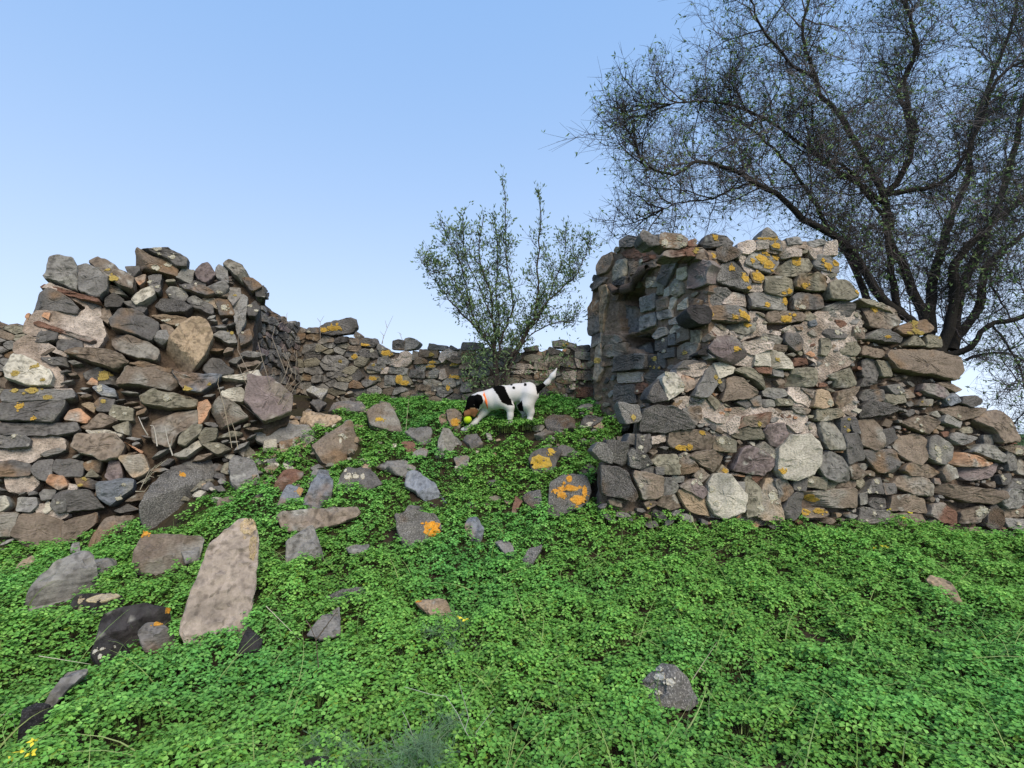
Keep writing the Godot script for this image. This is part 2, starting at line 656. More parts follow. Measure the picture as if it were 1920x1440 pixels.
func noise_tex(kind: int, freq: float, oct: int, stops: Array, sd: int, normal := 0.0, size := 512) -> NoiseTexture2D:
	var n := FastNoiseLite.new()
	n.noise_type = kind
	n.frequency = freq
	n.fractal_octaves = oct
	n.seed = sd
	var t := NoiseTexture2D.new()
	t.noise = n; t.width = size; t.height = size; t.seamless = true
	if normal > 0.0:
		t.as_normal_map = true; t.bump_strength = normal
	elif stops: t.color_ramp = ramp(stops)
	return t

func surface(tex: Texture2D, normal: Texture2D, scale: Vector3, depth: float, rough := 0.92) -> StandardMaterial3D:
	var m := StandardMaterial3D.new()
	m.vertex_color_use_as_albedo = true
	m.roughness = rough
	m.metallic_specular = 0.3
	m.uv1_triplanar = true
	m.uv1_world_triplanar = true
	m.uv1_scale = scale
	m.albedo_texture = tex
	if normal:
		m.normal_enabled = true; m.normal_texture = normal; m.normal_scale = depth
	return m

func leafy(back: Color, rough := 0.6) -> StandardMaterial3D:
	var m := StandardMaterial3D.new()
	m.vertex_color_use_as_albedo = true
	m.roughness = rough
	m.metallic_specular = 0.3
	m.cull_mode = BaseMaterial3D.CULL_DISABLED
	if back.g > 0.0:
		m.backlight_enabled = true; m.backlight = back
	return m

func make_materials() -> void:
	var fine := noise_tex(FastNoiseLite.TYPE_SIMPLEX_SMOOTH, .05, 5, [[0.0, .5], [.4, .8], [.6, .92], [1.0, 1.0]], 4)
	var broad := noise_tex(FastNoiseLite.TYPE_SIMPLEX_SMOOTH, .014, 5, [[0.0, .5], [.35, .72], [.55, .95], [1.0, .85]], 14)
	var fine_n := noise_tex(FastNoiseLite.TYPE_SIMPLEX_SMOOTH, .025, 6, [], 7, 9.0)
	var layer_n := noise_tex(FastNoiseLite.TYPE_PERLIN, .02, 6, [], 9, 10.0)
	var specks := noise_tex(FastNoiseLite.TYPE_CELLULAR, .09, 2, [[0.0, 1.0], [.2, .9], [.28, .6], [.5, .5], [1.0, .42]], 12)
	var crumb := noise_tex(FastNoiseLite.TYPE_CELLULAR, .05, 4, [[0.0, .6], [.3, .82], [.7, 1.0], [1.0, .8]], 21)
	var crumb_n := noise_tex(FastNoiseLite.TYPE_CELLULAR, .05, 4, [], 21, 14.0)
	M.stone = surface(fine, layer_n, Vector3(1.7, 5.0, 1.7), 1.0)
	M.stone2 = surface(broad, fine_n, Vector3(2.6, 2.6, 2.6), .7)
	M.speck = surface(specks, fine_n, Vector3(2.2, 2.2, 2.2), .8)
	M.mortar = surface(crumb, crumb_n, Vector3(2.4, 2.4, 2.4), 1.3, 0.98)
	M.earth = surface(crumb, fine_n, Vector3(1.5, 1.5, 1.5), 1.2, 1.0)
	M.lichen = surface(crumb, crumb_n, Vector3(5, 5, 5), .8, 1.0)
	M.bark = surface(fine, fine_n, Vector3(3, 3, 3), 1.0, .95)
	M.clover = leafy(Color(.5, .5, .5), .55)
	M.leaf = leafy(Color(.35, .35, .35), .5)
	M.dry = leafy(Color(0, 0, 0), .8)
	M.plain = leafy(Color(0, 0, 0), .75)
	M.fur = surface(noise_tex(FastNoiseLite.TYPE_SIMPLEX, .05, 4, [[0.0, .86], [1.0, 1.0]], 33), fine_n, Vector3(6, 6, 6), .35, .8)
	M.fur.metallic_specular = .1

# ---------------------------------------------------------------- tubes
func tube(st: SurfaceTool, pts: PackedVector3Array, radii: PackedFloat32Array, sides: int, col: Color) -> void:
	var prev := PackedVector3Array()
	for i in pts.size():
		var d := (pts[mini(i + 1, pts.size() - 1)] - pts[maxi(i - 1, 0)]).normalized()
		var a := d.cross(Vector3(.3, .1, .95) if absf(d.z) < .8 else Vector3.RIGHT).normalized()
		var b := d.cross(a)
		var cur := PackedVector3Array()
		for j in sides:
			var t := TAU * j / sides
			cur.append(pts[i] + (a * cos(t) + b * sin(t)) * radii[i])
		if i > 0:
			for j in sides:
				var e := (j + 1) % sides
				tri(st, prev[j], cur[j], prev[e], col, col, col, true)
				tri(st, prev[e], cur[j], cur[e], col, col, col, true)
		prev = cur

func new_st() -> SurfaceTool:
	var st := SurfaceTool.new()
	st.begin(Mesh.PRIMITIVE_TRIANGLES)
	st.set_smooth_group(0)
	return st

func done(st: SurfaceTool) -> ArrayMesh:
	st.generate_normals()
	return st.commit()

func rdir() -> Vector3:
	return Vector3(rng.randf_range(-1, 1), rng.randf_range(-1, 1), rng.randf_range(-1, 1)).normalized()

# a leaf: a folded lance-shaped blade
func blade(st: SurfaceTool, at_p: Vector3, dir: Vector3, l: float, w: float, col: Color) -> void:
	var side := dir.cross(rdir()).normalized()
	var up := side.cross(dir)
	var m := at_p + dir * l * .45 + up * w * -.15
	var tip := at_p + dir * l - up * l * .08
	var a := m + side * w * .5 + up * w * .25
	var b := m - side * w * .5 + up * w * .25
	for t in [[at_p, a, m], [m, a, tip], [at_p, m, b], [m, tip, b]]:
		tri(st, t[0], t[1], t[2], col, col, col, true)

# ---------------------------------------------------------------- ground
func spread(a: float, b: float, step: float, far: float) -> PackedFloat32Array:
	var mid := PackedFloat32Array()
	var lo := PackedFloat32Array()
	var d := step
	var x := a
	while x > -far:
		d *= 1.22
		x -= d
		lo.append(x)
	lo.reverse()
	mid.append_array(lo)
	x = a
	while x <= b:
		mid.append(x); x += step
	d = step
	while x < far:
		mid.append(x); d *= 1.22; x += d
	return mid

func make_ground() -> void:
	var xs := spread(-4.6, 4.8, .085, 600.0)
	var zs := spread(-7.4, -1.0, .085, 600.0)
	var st := new_st()
	var pv := []
	var cv := []
	for z in zs:
		var r := PackedVector3Array()
		var cr := PackedColorArray()
		for x in xs:
			var y := ground_h(clampf(x, -9, 9), clampf(z, -13, 3))
			var out := Vector2(maxf(absf(x) - 9.0, 0), maxf(maxf(-13.0 - z, z - 3.0), 0)).length()
			y -= 0.16 * out / (1.0 + out * .012)
			y += .03 * noise.get_noise_2d(x * 9.0, z * 9.0) if out <= 0 else minf(out * .05, 3.0) * noise.get_noise_2d(x * .1, z * .1)
			r.append(Vector3(x, y, z))
			var g := clampf(out * .3 + .15 + .6 * noise.get_noise_2d(x * 2.0, z * 2.0), 0, 1)
			cr.append(Color(.05, .037, .025).lerp(Color(.035, .055, .02), g).lerp(Color(.06, .13, .03), clampf(out * .5 + maxf(absf(x) - 4.0, 0.0) * .6, 0, 1) * .9))
		pv.append(r); cv.append(cr)
	for j in zs.size() - 1:
		for i in xs.size() - 1:
			tri(st, pv[j][i], pv[j][i + 1], pv[j + 1][i], cv[j][i], cv[j][i + 1], cv[j + 1][i], true)
			tri(st, pv[j + 1][i], pv[j][i + 1], pv[j + 1][i + 1], cv[j + 1][i], cv[j][i + 1], cv[j + 1][i + 1], true)
	tag(put(self, "ground", done(st), M.earth), "brown stony soil of the slope under the plants", "", "", "structure")

# ---------------------------------------------------------------- clover
func trefoil(st: SurfaceTool, c: Vector3, up: Vector3, r: float, col: Color) -> void:
	var a := up.cross(rdir()).normalized()
	var b := up.cross(a)
	var turn := rng.randf() * TAU
	for k in 3:
		var t := turn + TAU * k / 3.0
		var d := a * cos(t) + b * sin(t)
		var s := up.cross(d)
		var droop := rng.randf_range(-.35, .12)
		var l := r * rng.randf_range(.85, 1.1)
		var f := func(x: float, y: float, h: float) -> Vector3: return c + d * l * y + s * l * x + up * l * (h + droop * y * y)
		var p0: Vector3 = f.call(0, .03, 0)
		var m: Vector3 = f.call(0, .82, -.06)
		var l1: Vector3 = f.call(-.42, .62, .1)
		var l2: Vector3 = f.call(-.3, 1.0, .06)
		var r1: Vector3 = f.call(.42, .62, .1)
		var r2: Vector3 = f.call(.3, 1.0, .06)
		var c2 := col * rng.randf_range(.86, 1.14)
		for q in [[p0, l1, m], [l1, l2, m], [p0, m, r1], [m, r2, r1]]:
			tri(st, q[0], q[1], q[2], c2, c2, c2, true)

func sprig(n: int, wide: float, leaf: float) -> ArrayMesh:
	var st := new_st()
	for i in n:
		st.set_smooth_group(-1)
		var a := rng.randf() * TAU
		var rr := sqrt(rng.randf()) * wide
		var h := rng.randf_range(-.045, .012) + .012 * (1.0 - rr / wide)
		var c := Vector3(cos(a) * rr, h, sin(a) * rr)
		var up := (Vector3.UP + Vector3(cos(a), 0, sin(a)) * rng.randf_range(-.1, .75) + rdir() * .3).normalized()
		var young := rng.randf()
		var col := Color(.128, .335, .062).lerp(Color(.245, .475, .105), young * young)
		if rng.randf() < .05: col = Color(.19, .31, .05)
		trefoil(st, c, up, leaf * rng.randf_range(.75, 1.2), col)
		var foot := Vector3(c.x * .5, -.1, c.z * .5)
		st.set_smooth_group(-1)
		var sd := rdir() * .0012
		var sc := Color(.11, .18, .05)
		tri(st, foot + sd, c, foot - sd, sc, sc, sc, true)
	return done(st)

func make_clover() -> void:
	var bed := PackedVector2Array()
	for q in [[-700, 1010], [0, 1012], [120, 1015], [215, 985], [290, 960], [400, 905], [470, 860], [520, 830], [600, 790], [640, 765], [690, 742], [760, 738], [900, 738], [1000, 738], [1140, 738], [1180, 770], [1150, 830], [1120, 880], [1100, 925], [1200, 955], [1310, 970], [1500, 968], [1660, 970], [1760, 985], [1920, 1000], [2600, 1020]]:
		var g := ground_hit(q[0], q[1])
		bed.append(Vector2(g.x, g.z))
	bed.append(Vector2(4.6, -0.7)); bed.append(Vector2(-4.6, -0.7))
	var places := [[], [], [], []]
	var shades := [[], [], [], []]
	var step := .041
	var z := -7.0
	while z < -0.8:
		var x := -4.6
		while x < 5.0:
			var p := Vector2(x + rng.randf_range(-.5, .5) * step, z + rng.randf_range(-.5, .5) * step)
			x += step
			if absf(p.x) > 1.35 * -p.y + .6: continue
			if not Geometry2D.is_point_in_polygon(p, bed): continue
			var lump := (.7 * noise.get_noise_2d(p.x * 4.0, p.y * 4.0) + noise.get_noise_2d(p.x * 9.0, p.y * 9.0 + 30.0))
			var thin := noise.get_noise_2d(p.x * 5.0 + 90.0, p.y * 5.0)
			if thin < -.75 or rng.randf() < .03: continue
			var far := smoothstep(-3.9, -5.0, p.y)
			if far > .3 and noise.get_noise_2d(p.x * 3.0 + 40.0, p.y * 3.0) < -.7 and rng.randf() < .5: continue
			var blocked := false
			for f: PackedVector2Array in rocks:
				if Geometry2D.is_point_in_polygon(p, f): blocked = true; break
			if blocked: continue
			var h := top_h(p.x, p.y) + lump * .085 + thin * .035 - .004 - far * .008 + rng.randf_range(-.012, .008)
			for f: PackedVector2Array in beside:
				if Geometry2D.is_point_in_polygon(p, f): h -= .018; break
			for q: Vector2 in [Vector2(1080, 900), Vector2(1370, 880)]:
				var paw := dog_at(q.x, q.y, .09)
				if Vector2(paw.x - p.x, paw.z - p.y).length() < .13: h = maxf(h, paw.y + .012)
			var k := rng.randi_range(0, 3)
			var s := rng.randf_range(.82, 1.12) * (1.0 - .03 * far)
			var b := Basis(Vector3.UP, rng.randf() * TAU).rotated(rdir(), rng.randf_range(0, .22)).scaled(Vector3.ONE * s)
			places[k].append(Transform3D(b, Vector3(p.x, h, p.y)))
			var tone := rng.randf_range(.82, 1.15) * (.95 + .3 * lump)
			var blue := clampf(noise.get_noise_2d(p.x * 1.7 + 7.0, p.y * 1.7) * 1.5, 0, 1)
			shades[k].append(Color(tone * (1.03 - .2 * blue), tone, tone * (1.0 + .2 * blue)))
		z += step
	for k in 4:
		var mm := MultiMesh.new()
		mm.transform_format = MultiMesh.TRANSFORM_3D
		mm.use_colors = true
		mm.mesh = sprig(9, .047, .0215)
		mm.instance_count = places[k].size()
		for i in places[k].size():
			mm.set_instance_transform(i, places[k][i])
			mm.set_instance_color(i, shades[k][i])
		var o := MultiMeshInstance3D.new()
		o.name = numbered(self, "clover")
		o.multimesh = mm
		o.material_override = M.clover
		add_child(o, true)
		tag(o, "low bright green clover covering the whole slope", "clover", "clover covering the slope", "stuff")
		print("clover ", places[k].size())

# ---------------------------------------------------------------- grass and weeds
func make_grass() -> void:
	var st := new_st()
	for i in 650:
		var px := rng.randf_range(-100, 2050)
		var py := rng.randf_range(985, 1500)
		if px < 900 and rng.randf() < .55: continue
		var g := ground_hit(px, py)
		var l := rng.randf_range(.14, .34)
		var dir := (Vector3.UP + rdir() * .8).normalized()
		var bend := Vector3(rng.randf_range(-1, 1), -.6, rng.randf_range(-1, 1)) * l * .6
		var side := dir.cross(rdir()).normalized() * rng.randf_range(.0016, .0036)
		var col := Color(.17, .29, .08).lerp(Color(.3, .38, .15), rng.randf())
		var prev := g - Vector3.UP * .05
		for k in 5:
			var t := (k + 1) / 5.0
			var q := g - Vector3.UP * .05 + dir * (l + .05) * t + bend * t * t
			var w := side * (1.0 - t * .9)
			var w0 := side * (1.0 - (t - .2) * .9)
			tri(st, prev - w0, q - w, prev + w0, col, col, col, true)
			tri(st, prev + w0, q - w, q + w, col, col, col, true)
			prev = q
	tag(put(self, "grass", done(st), M.clover), "thin pale grass blades sticking up through the clover", "grass", "", "stuff")

func stalk(label: String, ox: float, oy: float, sc: float, d: float, text: String, r := .0025, col := Color(.42, .36, .27), group := "") -> void:
	var st := new_st()
	var o := Vector3.ZERO
	for line in text.split("/", false):
		var pts := PackedVector3Array()
		var rad := PackedFloat32Array()
		var words := line.split(" ", false)
		for i in words.size():
			var xy := words[i].split(",")
			var q := P(ox + float(xy[0]) / sc, oy + float(xy[1]) / sc, d + .04 * noise.get_noise_2d(float(xy[0]) * 3.0, float(xy[1]) * 3.0))
			if o == Vector3.ZERO: o = q
			pts.append(q - o)
			rad.append(r * (1.0 - .55 * i / maxf(words.size() - 1, 1)))
		tube(st, pts, rad, 4, col)
	var m := put(self, "dry_stalk", done(st), M.dry)
	m.position = o
	tag(m, label, "dry weed", group)

func fennel(label: String, base: Vector3, tall: float, lean: Vector3, n: int) -> void:
	var o := thing("feathery_weed", base)
	var st := new_st()
	var lf := new_st()
	for i in n:
		var dir := (Vector3.UP * .8 + lean + rdir() * .75).normalized()
		var pts := PackedVector3Array([Vector3.ZERO, dir * tall * .5, dir * tall * rng.randf_range(.8, 1.1) + Vector3(rng.randf_range(-.1, .1), -.05, rng.randf_range(-.1, .1))])
		tube(st, pts, PackedFloat32Array([.003, .0022, .001]), 4, Color(.13, .2, .12))
		for j in 34:
			var t := rng.randf_range(.2, 1.0)
			var p := pts[0].lerp(pts[1], t * 2.0) if t < .5 else pts[1].lerp(pts[2], t * 2.0 - 1.0)
			var dd := (dir * .5 + rdir()).normalized()
			var l := rng.randf_range(.03, .085)
			tube(lf, PackedVector3Array([p, p + dd * l * .5 + Vector3.UP * .004, p + dd * l]), PackedFloat32Array([.0008, .0007, .0003]), 3, Color(.15, .26, .15) * rng.randf_range(.8, 1.3))
			for k in 3:
				var q := p + dd * l * rng.randf_range(.2, .9)
				tube(lf, PackedVector3Array([q, q + (dd + rdir()).normalized() * l * .4]), PackedFloat32Array([.0006, .0003]), 3, Color(.15, .26, .16))
	put(o, "stem", done(st), M.dry)
	var f := put(o, "foliage", done(lf), M.dry)
	f.set_meta("kind", "stuff")
	tag(o, label, "weed")

func flower(label: String, base: Vector3, heads: Array) -> void:
	var o := thing("yellow_flower", base)
	var st := new_st()
	var hd := new_st()
	for h: Vector3 in heads:
		tube(st, PackedVector3Array([Vector3(0, -.08, 0), h * .6 + Vector3.UP * .01, h]), PackedFloat32Array([.0016, .0014, .001]), 4, Color(.2, .3, .08))
		for k in 5:
			blade(hd, h, (Vector3(cos(k * 1.257), rng.randf_range(-.9, .3), sin(k * 1.257))).normalized(), .02, .011, Color(.75, .66, .06))
	put(o, "stem", done(st), M.dry)
	put(o, "flower_head", done(hd), M.leaf)
	tag(o, label, "flower")

# ---------------------------------------------------------------- trees
var tips := []

func limb_pts(ox: float, oy: float, sc: float, d0: float, d1: float, text: String) -> PackedVector3Array:
	var raw := PackedVector3Array()
	var words := text.split(" ", false)
	for i in words.size():
		var xy := words[i].split(",")
		raw.append(P(ox + float(xy[0]) / sc, oy + float(xy[1]) / sc, lerpf(d0, d1, i / maxf(words.size() - 1, 1))))
	var out := PackedVector3Array()
	for i in raw.size() - 1:
		for k in 4:
			var a := raw[maxi(i - 1, 0)]
			var b := raw[i]
			var c := raw[i + 1]
			var e := raw[mini(i + 2, raw.size() - 1)]
			out.append(b.cubic_interpolate(c, a, e, k / 4.0) + rdir() * .012)
	out.append(raw[raw.size() - 1])
	return out

func limb(o: Node3D, called: String, pts: PackedVector3Array, r0: float, r1: float, col: Color) -> void:
	var st := new_st()
	var rad := PackedFloat32Array()
	var loc := PackedVector3Array()
	for i in pts.size():
		rad.append(lerpf(r0, r1, pow(i / float(pts.size() - 1), .8)) * (1.0 + .18 * noise.get_noise_1d(i * 37.0 + r0 * 900.0)))
		loc.append(pts[i] - o.position)
	tube(st, loc, rad, 9, col)
	put(o, called, done(st), M.bark)

func shoot(st: SurfaceTool, off: Vector3, start: Vector3, dir: Vector3, l: float, r: float, level: int, up: float, col: Color) -> void:
	var n := 5 if level > 0 else 1
	var pts := PackedVector3Array([start - off])
	var rad := PackedFloat32Array([r])
	var p := start
	var d := dir
	for i in n:
		d = (d + rdir() * (.3 if level > 0 else .12) + Vector3.UP * up).normalized()
		p += d * l / n
		pts.append(p - off)
		rad.append(maxf(r * (1.0 - .75 * (i + 1) / n), .0008))
		if level > 0:
			var m := 2 if level > 1 else rng.randi_range(2, 3)
			for k in m:
				var dd := (d * rng.randf_range(.2, .9) + rdir() * .95 + Vector3.UP * up).normalized()
				shoot(st, off, p, dd, l * rng.randf_range(.34, .62), r * .5, level - 1, up, col)
		else:
			tips.append([p, d])
	tube(st, pts, rad, 3 if r < .006 else 5, col)

func big_tree() -> void:
	var root := P(1752, 720, 6.4)
	root.y = ground_h(root.x, root.z) - .1
	var o := thing("almond_tree", root)
	tag(o, "large dark almond tree with dense bare twigs rising behind the right-hand wall", "tree")
	var bark := Color(.05, .045, .042)
	# traced in a view of the crown: the limbs, each with the depth at its foot and at its tip
	var z := [1560.0, 0.0, 1.894]
	var y := [1080.0, 0.0, 2.25]
	var foot := P(1752, 670, 6.4)
	limb(o, "trunk", PackedVector3Array([root, root.lerp(foot, .5) + Vector3(.03, 0, 0), foot, P(1745, 640, 6.4)]), .17, .12, bark)
	var list := [
		[z, 6.4, 6.7, "350,1230 340,1160 300,1060 250,940 205,850 190,700 230,650 285,530 262,400 240,320 290,200 285,90 255,-20 230,-120", .085, .018],
		[z, 6.45, 6.2, "330,1180 290,1150 235,1090 215,980 200,890 190,780 130,700 60,600 -40,560", .075, .02],
		[z, 6.4, 7.1, "350,1180 355,1010 395,880 420,770 480,640 500,480 560,300 620,150 660,0 690,-120", .085, .018],
		[z, 6.35, 5.9, "390,1240 435,1080 430,960 480,880 560,800 690,700 790,640 900,520", .09, .025],
		[z, 6.45, 6.9, "400,1240 520,1100 545,960 620,880 700,820 820,760 950,720", .075, .025],
		[z, 6.4, 5.8, "410,1260 490,1235 550,1160 690,1120 800,1060 930,1080", .06, .02],
		[z, 6.4, 7.2, "430,1240 470,1000 560,800 640,560 690,330 760,100 800,-80", .08, .02],
		[y, 6.4, 5.6, "1385,1340 1290,1255 1185,1085 1090,1000 960,925 880,840 745,765 640,712 520,680 420,735 330,715 280,690", .075, .012],
		[y, 6.5, 6.2, "1240,1290 1180,1140 1110,1020 1060,960 1000,840 900,700 800,600 700,520", .06, .012],
		[y, 6.5, 6.3, "1330,960 1290,800 1200,640 1120,490 1030,395 1005,300 970,210 960,100 1000,-40 1010,-150", .06, .014],
		[y, 6.4, 5.8, "1300,860 1210,790 1080,700 900,570 760,480 640,440 520,430 400,440", .04, .010],
		[y, 6.3, 5.7, "1000,320 930,290 850,200 780,110 740,0 700,-110", .03, .010],
		[y, 6.5, 6.8, "1440,560 1400,460 1390,330 1440,200 1400,60 1330,-90", .045, .014],
		[y, 6.4, 5.9, "1310,820 1440,800 1560,760 1650,640 1720,480 1780,330 1890,250 2000,170", .045, .015],
		[z, 6.6, 6.0, "430,1290 500,1270 600,1250 700,1290 800,1400", .03, .01],
		[z, 6.6, 5.6, "560,1150 610,1200 660,1290 690,1380 720,1440", .022, .008],
		[z, 6.6, 6.3, "600,880 560,980 590,1060 650,1150 700,1240", .02, .008],
		[y, 6.4, 5.9, "745,765 660,800 560,840 460,850 370,880", .022, .008],
	]
	var tw := new_st()
	for q in list:
		var v: Array = q[0]
		var pts := limb_pts(v[0], v[1], v[2], q[1], q[2], q[3])
		limb(o, "limb", pts, q[4] * .74, q[5] * .7, bark)
		var lg := 0.0
		var next := .25
		for i in pts.size() - 1:
			var seg := pts[i].distance_to(pts[i + 1])
			lg += seg
			var p0 := pts[i]
			while lg > next:
				next += .1 if p0.y > 2.7 else .24
				var d := (pts[i + 1] - pts[i]).normalized()
				var p := pts[i].lerp(pts[i + 1], rng.randf())
				if p.y < 1.75 and q[1] < 6.55: continue
				var dd := (d * .35 + rdir() + Vector3.UP * .35).normalized()
				shoot(tw, o.position, p, dd, rng.randf_range(.4, .95), rng.randf_range(.005, .010), 2, .07, Color(.135, .122, .128) * rng.randf_range(.7, 1.6))
		var e := pts.size() - 1
		for k in 5: shoot(tw, o.position, pts[e], ((pts[e] - pts[e - 2]).normalized() + rdir() * .6).normalized(), .6, .009, 2, .1, bark)
	put(o, "twigs", done(tw), M.bark).set_meta("kind", "stuff")
	var lf := new_st()
	lf.set_smooth_group(-1)
	print("tree tips ", tips.size())
	for t in tips:
		if rng.randf() > .22: continue
		var gl := Color(.1, .18, .07).lerp(Color(.2, .3, .12), rng.randf())
		for k in rng.randi_range(1, 3):
			blade(lf, t[0] - o.position, (t[1] + rdir() * 1.1).normalized(), rng.randf_range(.035, .065), .016, gl)
	put(o, "foliage", done(lf), M.leaf).set_meta("kind", "stuff")
	tips.clear()

func small_tree() -> void:
	var root := P(932, 742, 5.45)
	root.y = ground_h(root.x, root.z) - .03
	var o := thing("sapling", root)
	tag(o, "small leafy almond sapling standing in front of the low back wall", "tree")
	var bark := Color(.075, .065, .06)
	var z := [740.0, 300.0, 3.13]
	var list := [
		[5.45, 5.4, "600,1390 592,1260 585,1130 565,1060 470,980 390,890 320,820 250,720", .03, .006],
		[5.45, 5.5, "590,1200 590,1090 575,930 570,800 510,640 500,480 520,320", .022, .005],
		[5.45, 5.35, "605,1390 600,1220 620,1090 660,960 690,850 660,640 655,450 650,240 635,110", .022, .004],
		[5.45, 5.5, "630,1390 640,1240 700,1130 770,1010 830,880 840,640 850,420 855,230 835,190", .024, .005],
		[5.45, 5.6, "640,1300 760,1040 880,850 980,750 1060,690 1110,580 1150,500", .02, .004],
		[5.45, 5.3, "585,1130 480,960 430,790 390,620 330,500 270,360", .016, .004],
		[5.45, 5.7, "700,1130 830,1010 960,950 1060,960", .012, .004],
		[5.45, 5.7, "640,1240 720,1100 860,900 940,700 1000,520 1010,380", .014, .004],
		[5.45, 5.2, "470,980 350,700 240,660 170,610", .010, .003],
		[5.45, 5.3, "585,1110 560,900 430,600 400,440 410,300", .012, .004],
		[5.45, 5.5, "620,1090 600,800 600,560 590,380 575,330", .012, .004],
	]
	var tw := new_st()
	for q in list:
		var pts := limb_pts(z[0], z[1], z[2], q[0], q[1], q[2])
		limb(o, "stem", pts, q[3] * .75, q[4] * .7, bark)
		var n := pts.size()
		for i in range(int(n * .22), n):
			var p := pts[i]
			if p.y > 3.35:
				for k in 4: tips.append([p + rdir() * .02, (Vector3.UP + rdir()).normalized()])
				shoot(tw, o.position, p, (rdir() * .8 + Vector3.UP).normalized(), .09, .0025, 0, .1, Color(.1, .09, .085))
				continue
			for k in 2:
				shoot(tw, o.position, p, (rdir() + Vector3.UP * .6).normalized(), rng.randf_range(.08, .22), .0035, 1, .16, Color(.1, .09, .085))
			tips.append([p, (Vector3.UP + rdir()).normalized()])
	# the thicket round its foot
	for i in 20:
		var p := P(rng.randf_range(885, 1075), rng.randf_range(660, 735), rng.randf_range(5.3, 5.5))
		shoot(tw, o.position, p, (rdir() + Vector3.UP * .2).normalized(), rng.randf_range(.15, .3), .004, 1, .03, bark)
	put(o, "twigs", done(tw), M.bark).set_meta("kind", "stuff")
	for i in 170:
		var a := rng.randf() * TAU
		var r := sqrt(rng.randf())
		tips.append([P(893 + cos(a) * r * 28, 690 + sin(a) * r * 46, rng.randf_range(5.3, 5.5)), rdir()])
	var lf := new_st()
	lf.set_smooth_group(-1)
	print("sapling tips ", tips.size())
	for t in tips:
		if rng.randf() > .97: continue
		var gl := Color(.1, .17, .08).lerp(Color(.18, .26, .12), rng.randf())
		for k in rng.randi_range(1, 3):
			blade(lf, t[0] - o.position + rdir() * .02, (t[1] + rdir() * .8 + Vector3.UP * .3).normalized(), rng.randf_range(.028, .048), .015, gl)
	put(o, "foliage", done(lf), M.leaf).set_meta("kind", "stuff")
	tips.clear()

# ---------------------------------------------------------------- the dog
const DOG_D := 5.0

func dog_at(x: float, y: float, z: float) -> Vector3:
	return P(820 + x / 8.0, 680 + y / 8.0, DOG_D) + Vector3(0, 0, z)

func dog_xy(p: Vector3) -> Vector2:
	var q := cam_basis.inverse() * (p - EYE)
	return Vector2((960.0 + q.x / -q.z * F - 820.0) * 8.0, (720.0 - q.y / -q.z * F - 680.0) * 8.0)

func surface_net(bones: Array, cell: float, kk: float) -> Array:
	var lo := Vector3.INF
	var hi := -Vector3.INF
	for b in bones:
		for e in [0, 2]:
			lo = lo.min(b[e] - Vector3.ONE * (b[e + 1] + cell * 3 + kk)); hi = hi.max(b[e] + Vector3.ONE * (b[e + 1] + cell * 3 + kk))
	var nx := int((hi.x - lo.x) / cell) + 2
	var ny := int((hi.y - lo.y) / cell) + 2
	var nz := int((hi.z - lo.z) / cell) + 2
	var f := PackedFloat32Array()
	f.resize(nx * ny * nz)
	f.fill(9.0)
	for b in bones:
		var a: Vector3 = b[0]
		var c: Vector3 = b[2]
		var pad: float = maxf(b[1], b[3]) + kk + cell * 2
		var l0 := ((a.min(c) - Vector3.ONE * pad - lo) / cell).floor().max(Vector3.ZERO)
		var l1 := ((a.max(c) + Vector3.ONE * pad - lo) / cell).ceil().min(Vector3(nx - 1, ny - 1, nz - 1))
		var ac := c - a
		var den := maxf(ac.length_squared(), 1e-8)
		for iz in range(int(l0.z), int(l1.z) + 1):
			for iy in range(int(l0.y), int(l1.y) + 1):
				for ix in range(int(l0.x), int(l1.x) + 1):
					var p := lo + Vector3(ix, iy, iz) * cell
					var t := clampf((p - a).dot(ac) / den, 0, 1)
					var d := p.distance_to(a + ac * t) - lerpf(b[1], b[3], t)
					var at_i := (iz * ny + iy) * nx + ix
					var o := f[at_i]
					var h := maxf(kk - absf(o - d), 0.0) / kk
					f[at_i] = minf(o, d) - h * h * kk * .25
	var verts := PackedVector3Array()
	var index := {}
	var faces := PackedInt32Array()
	var off := [0, 1, nx, nx + 1, nx * ny, nx * ny + 1, nx * ny + nx, nx * ny + nx + 1]
	var edges := [[0, 1], [2, 3], [4, 5], [6, 7], [0, 2], [1, 3], [4, 6], [5, 7], [0, 4], [1, 5], [2, 6], [3, 7]]
	for iz in nz - 1:
		for iy in ny - 1:
			for ix in nx - 1:
				var i0 := (iz * ny + iy) * nx + ix
				if f[i0] > 1.0: continue
				var m := 0
				for k in 8:
					if f[i0 + off[k]] < 0: m += 1
				if m == 0 or m == 8: continue
				var s := Vector3.ZERO
				var n := 0
				for e in edges:
					var fa: float = f[i0 + off[e[0]]]
					var fb: float = f[i0 + off[e[1]]]
					if (fa < 0) == (fb < 0): continue
					var t: float = fa / (fa - fb)
					s += Vector3(e[0] & 1, (e[0] >> 1) & 1, e[0] >> 2).lerp(Vector3(e[1] & 1, (e[1] >> 1) & 1, e[1] >> 2), t)
					n += 1
				index[i0] = verts.size()
				verts.append(lo + (Vector3(ix, iy, iz) + s / n) * cell)
	for iz in range(1, nz - 1):
		for iy in range(1, ny - 1):
			for ix in range(1, nx - 1):
				var i0 := (iz * ny + iy) * nx + ix
				var ins := f[i0] < 0
				for ax in 3:
					var st: int = [1, nx, nx * ny][ax]
					if (f[i0 + st] < 0) == ins: continue
					var u: int = [nx, nx * ny, 1][ax]
					var v: int = [nx * ny, 1, nx][ax]
					var q := [i0, i0 - u, i0 - u - v, i0 - v]
					if not (index.has(q[0]) and index.has(q[1]) and index.has(q[2]) and index.has(q[3])): continue
					if ins: q.reverse()
					for k in [0, 1, 2, 0, 2, 3]: faces.append(index[q[k]])
	return [verts, faces]

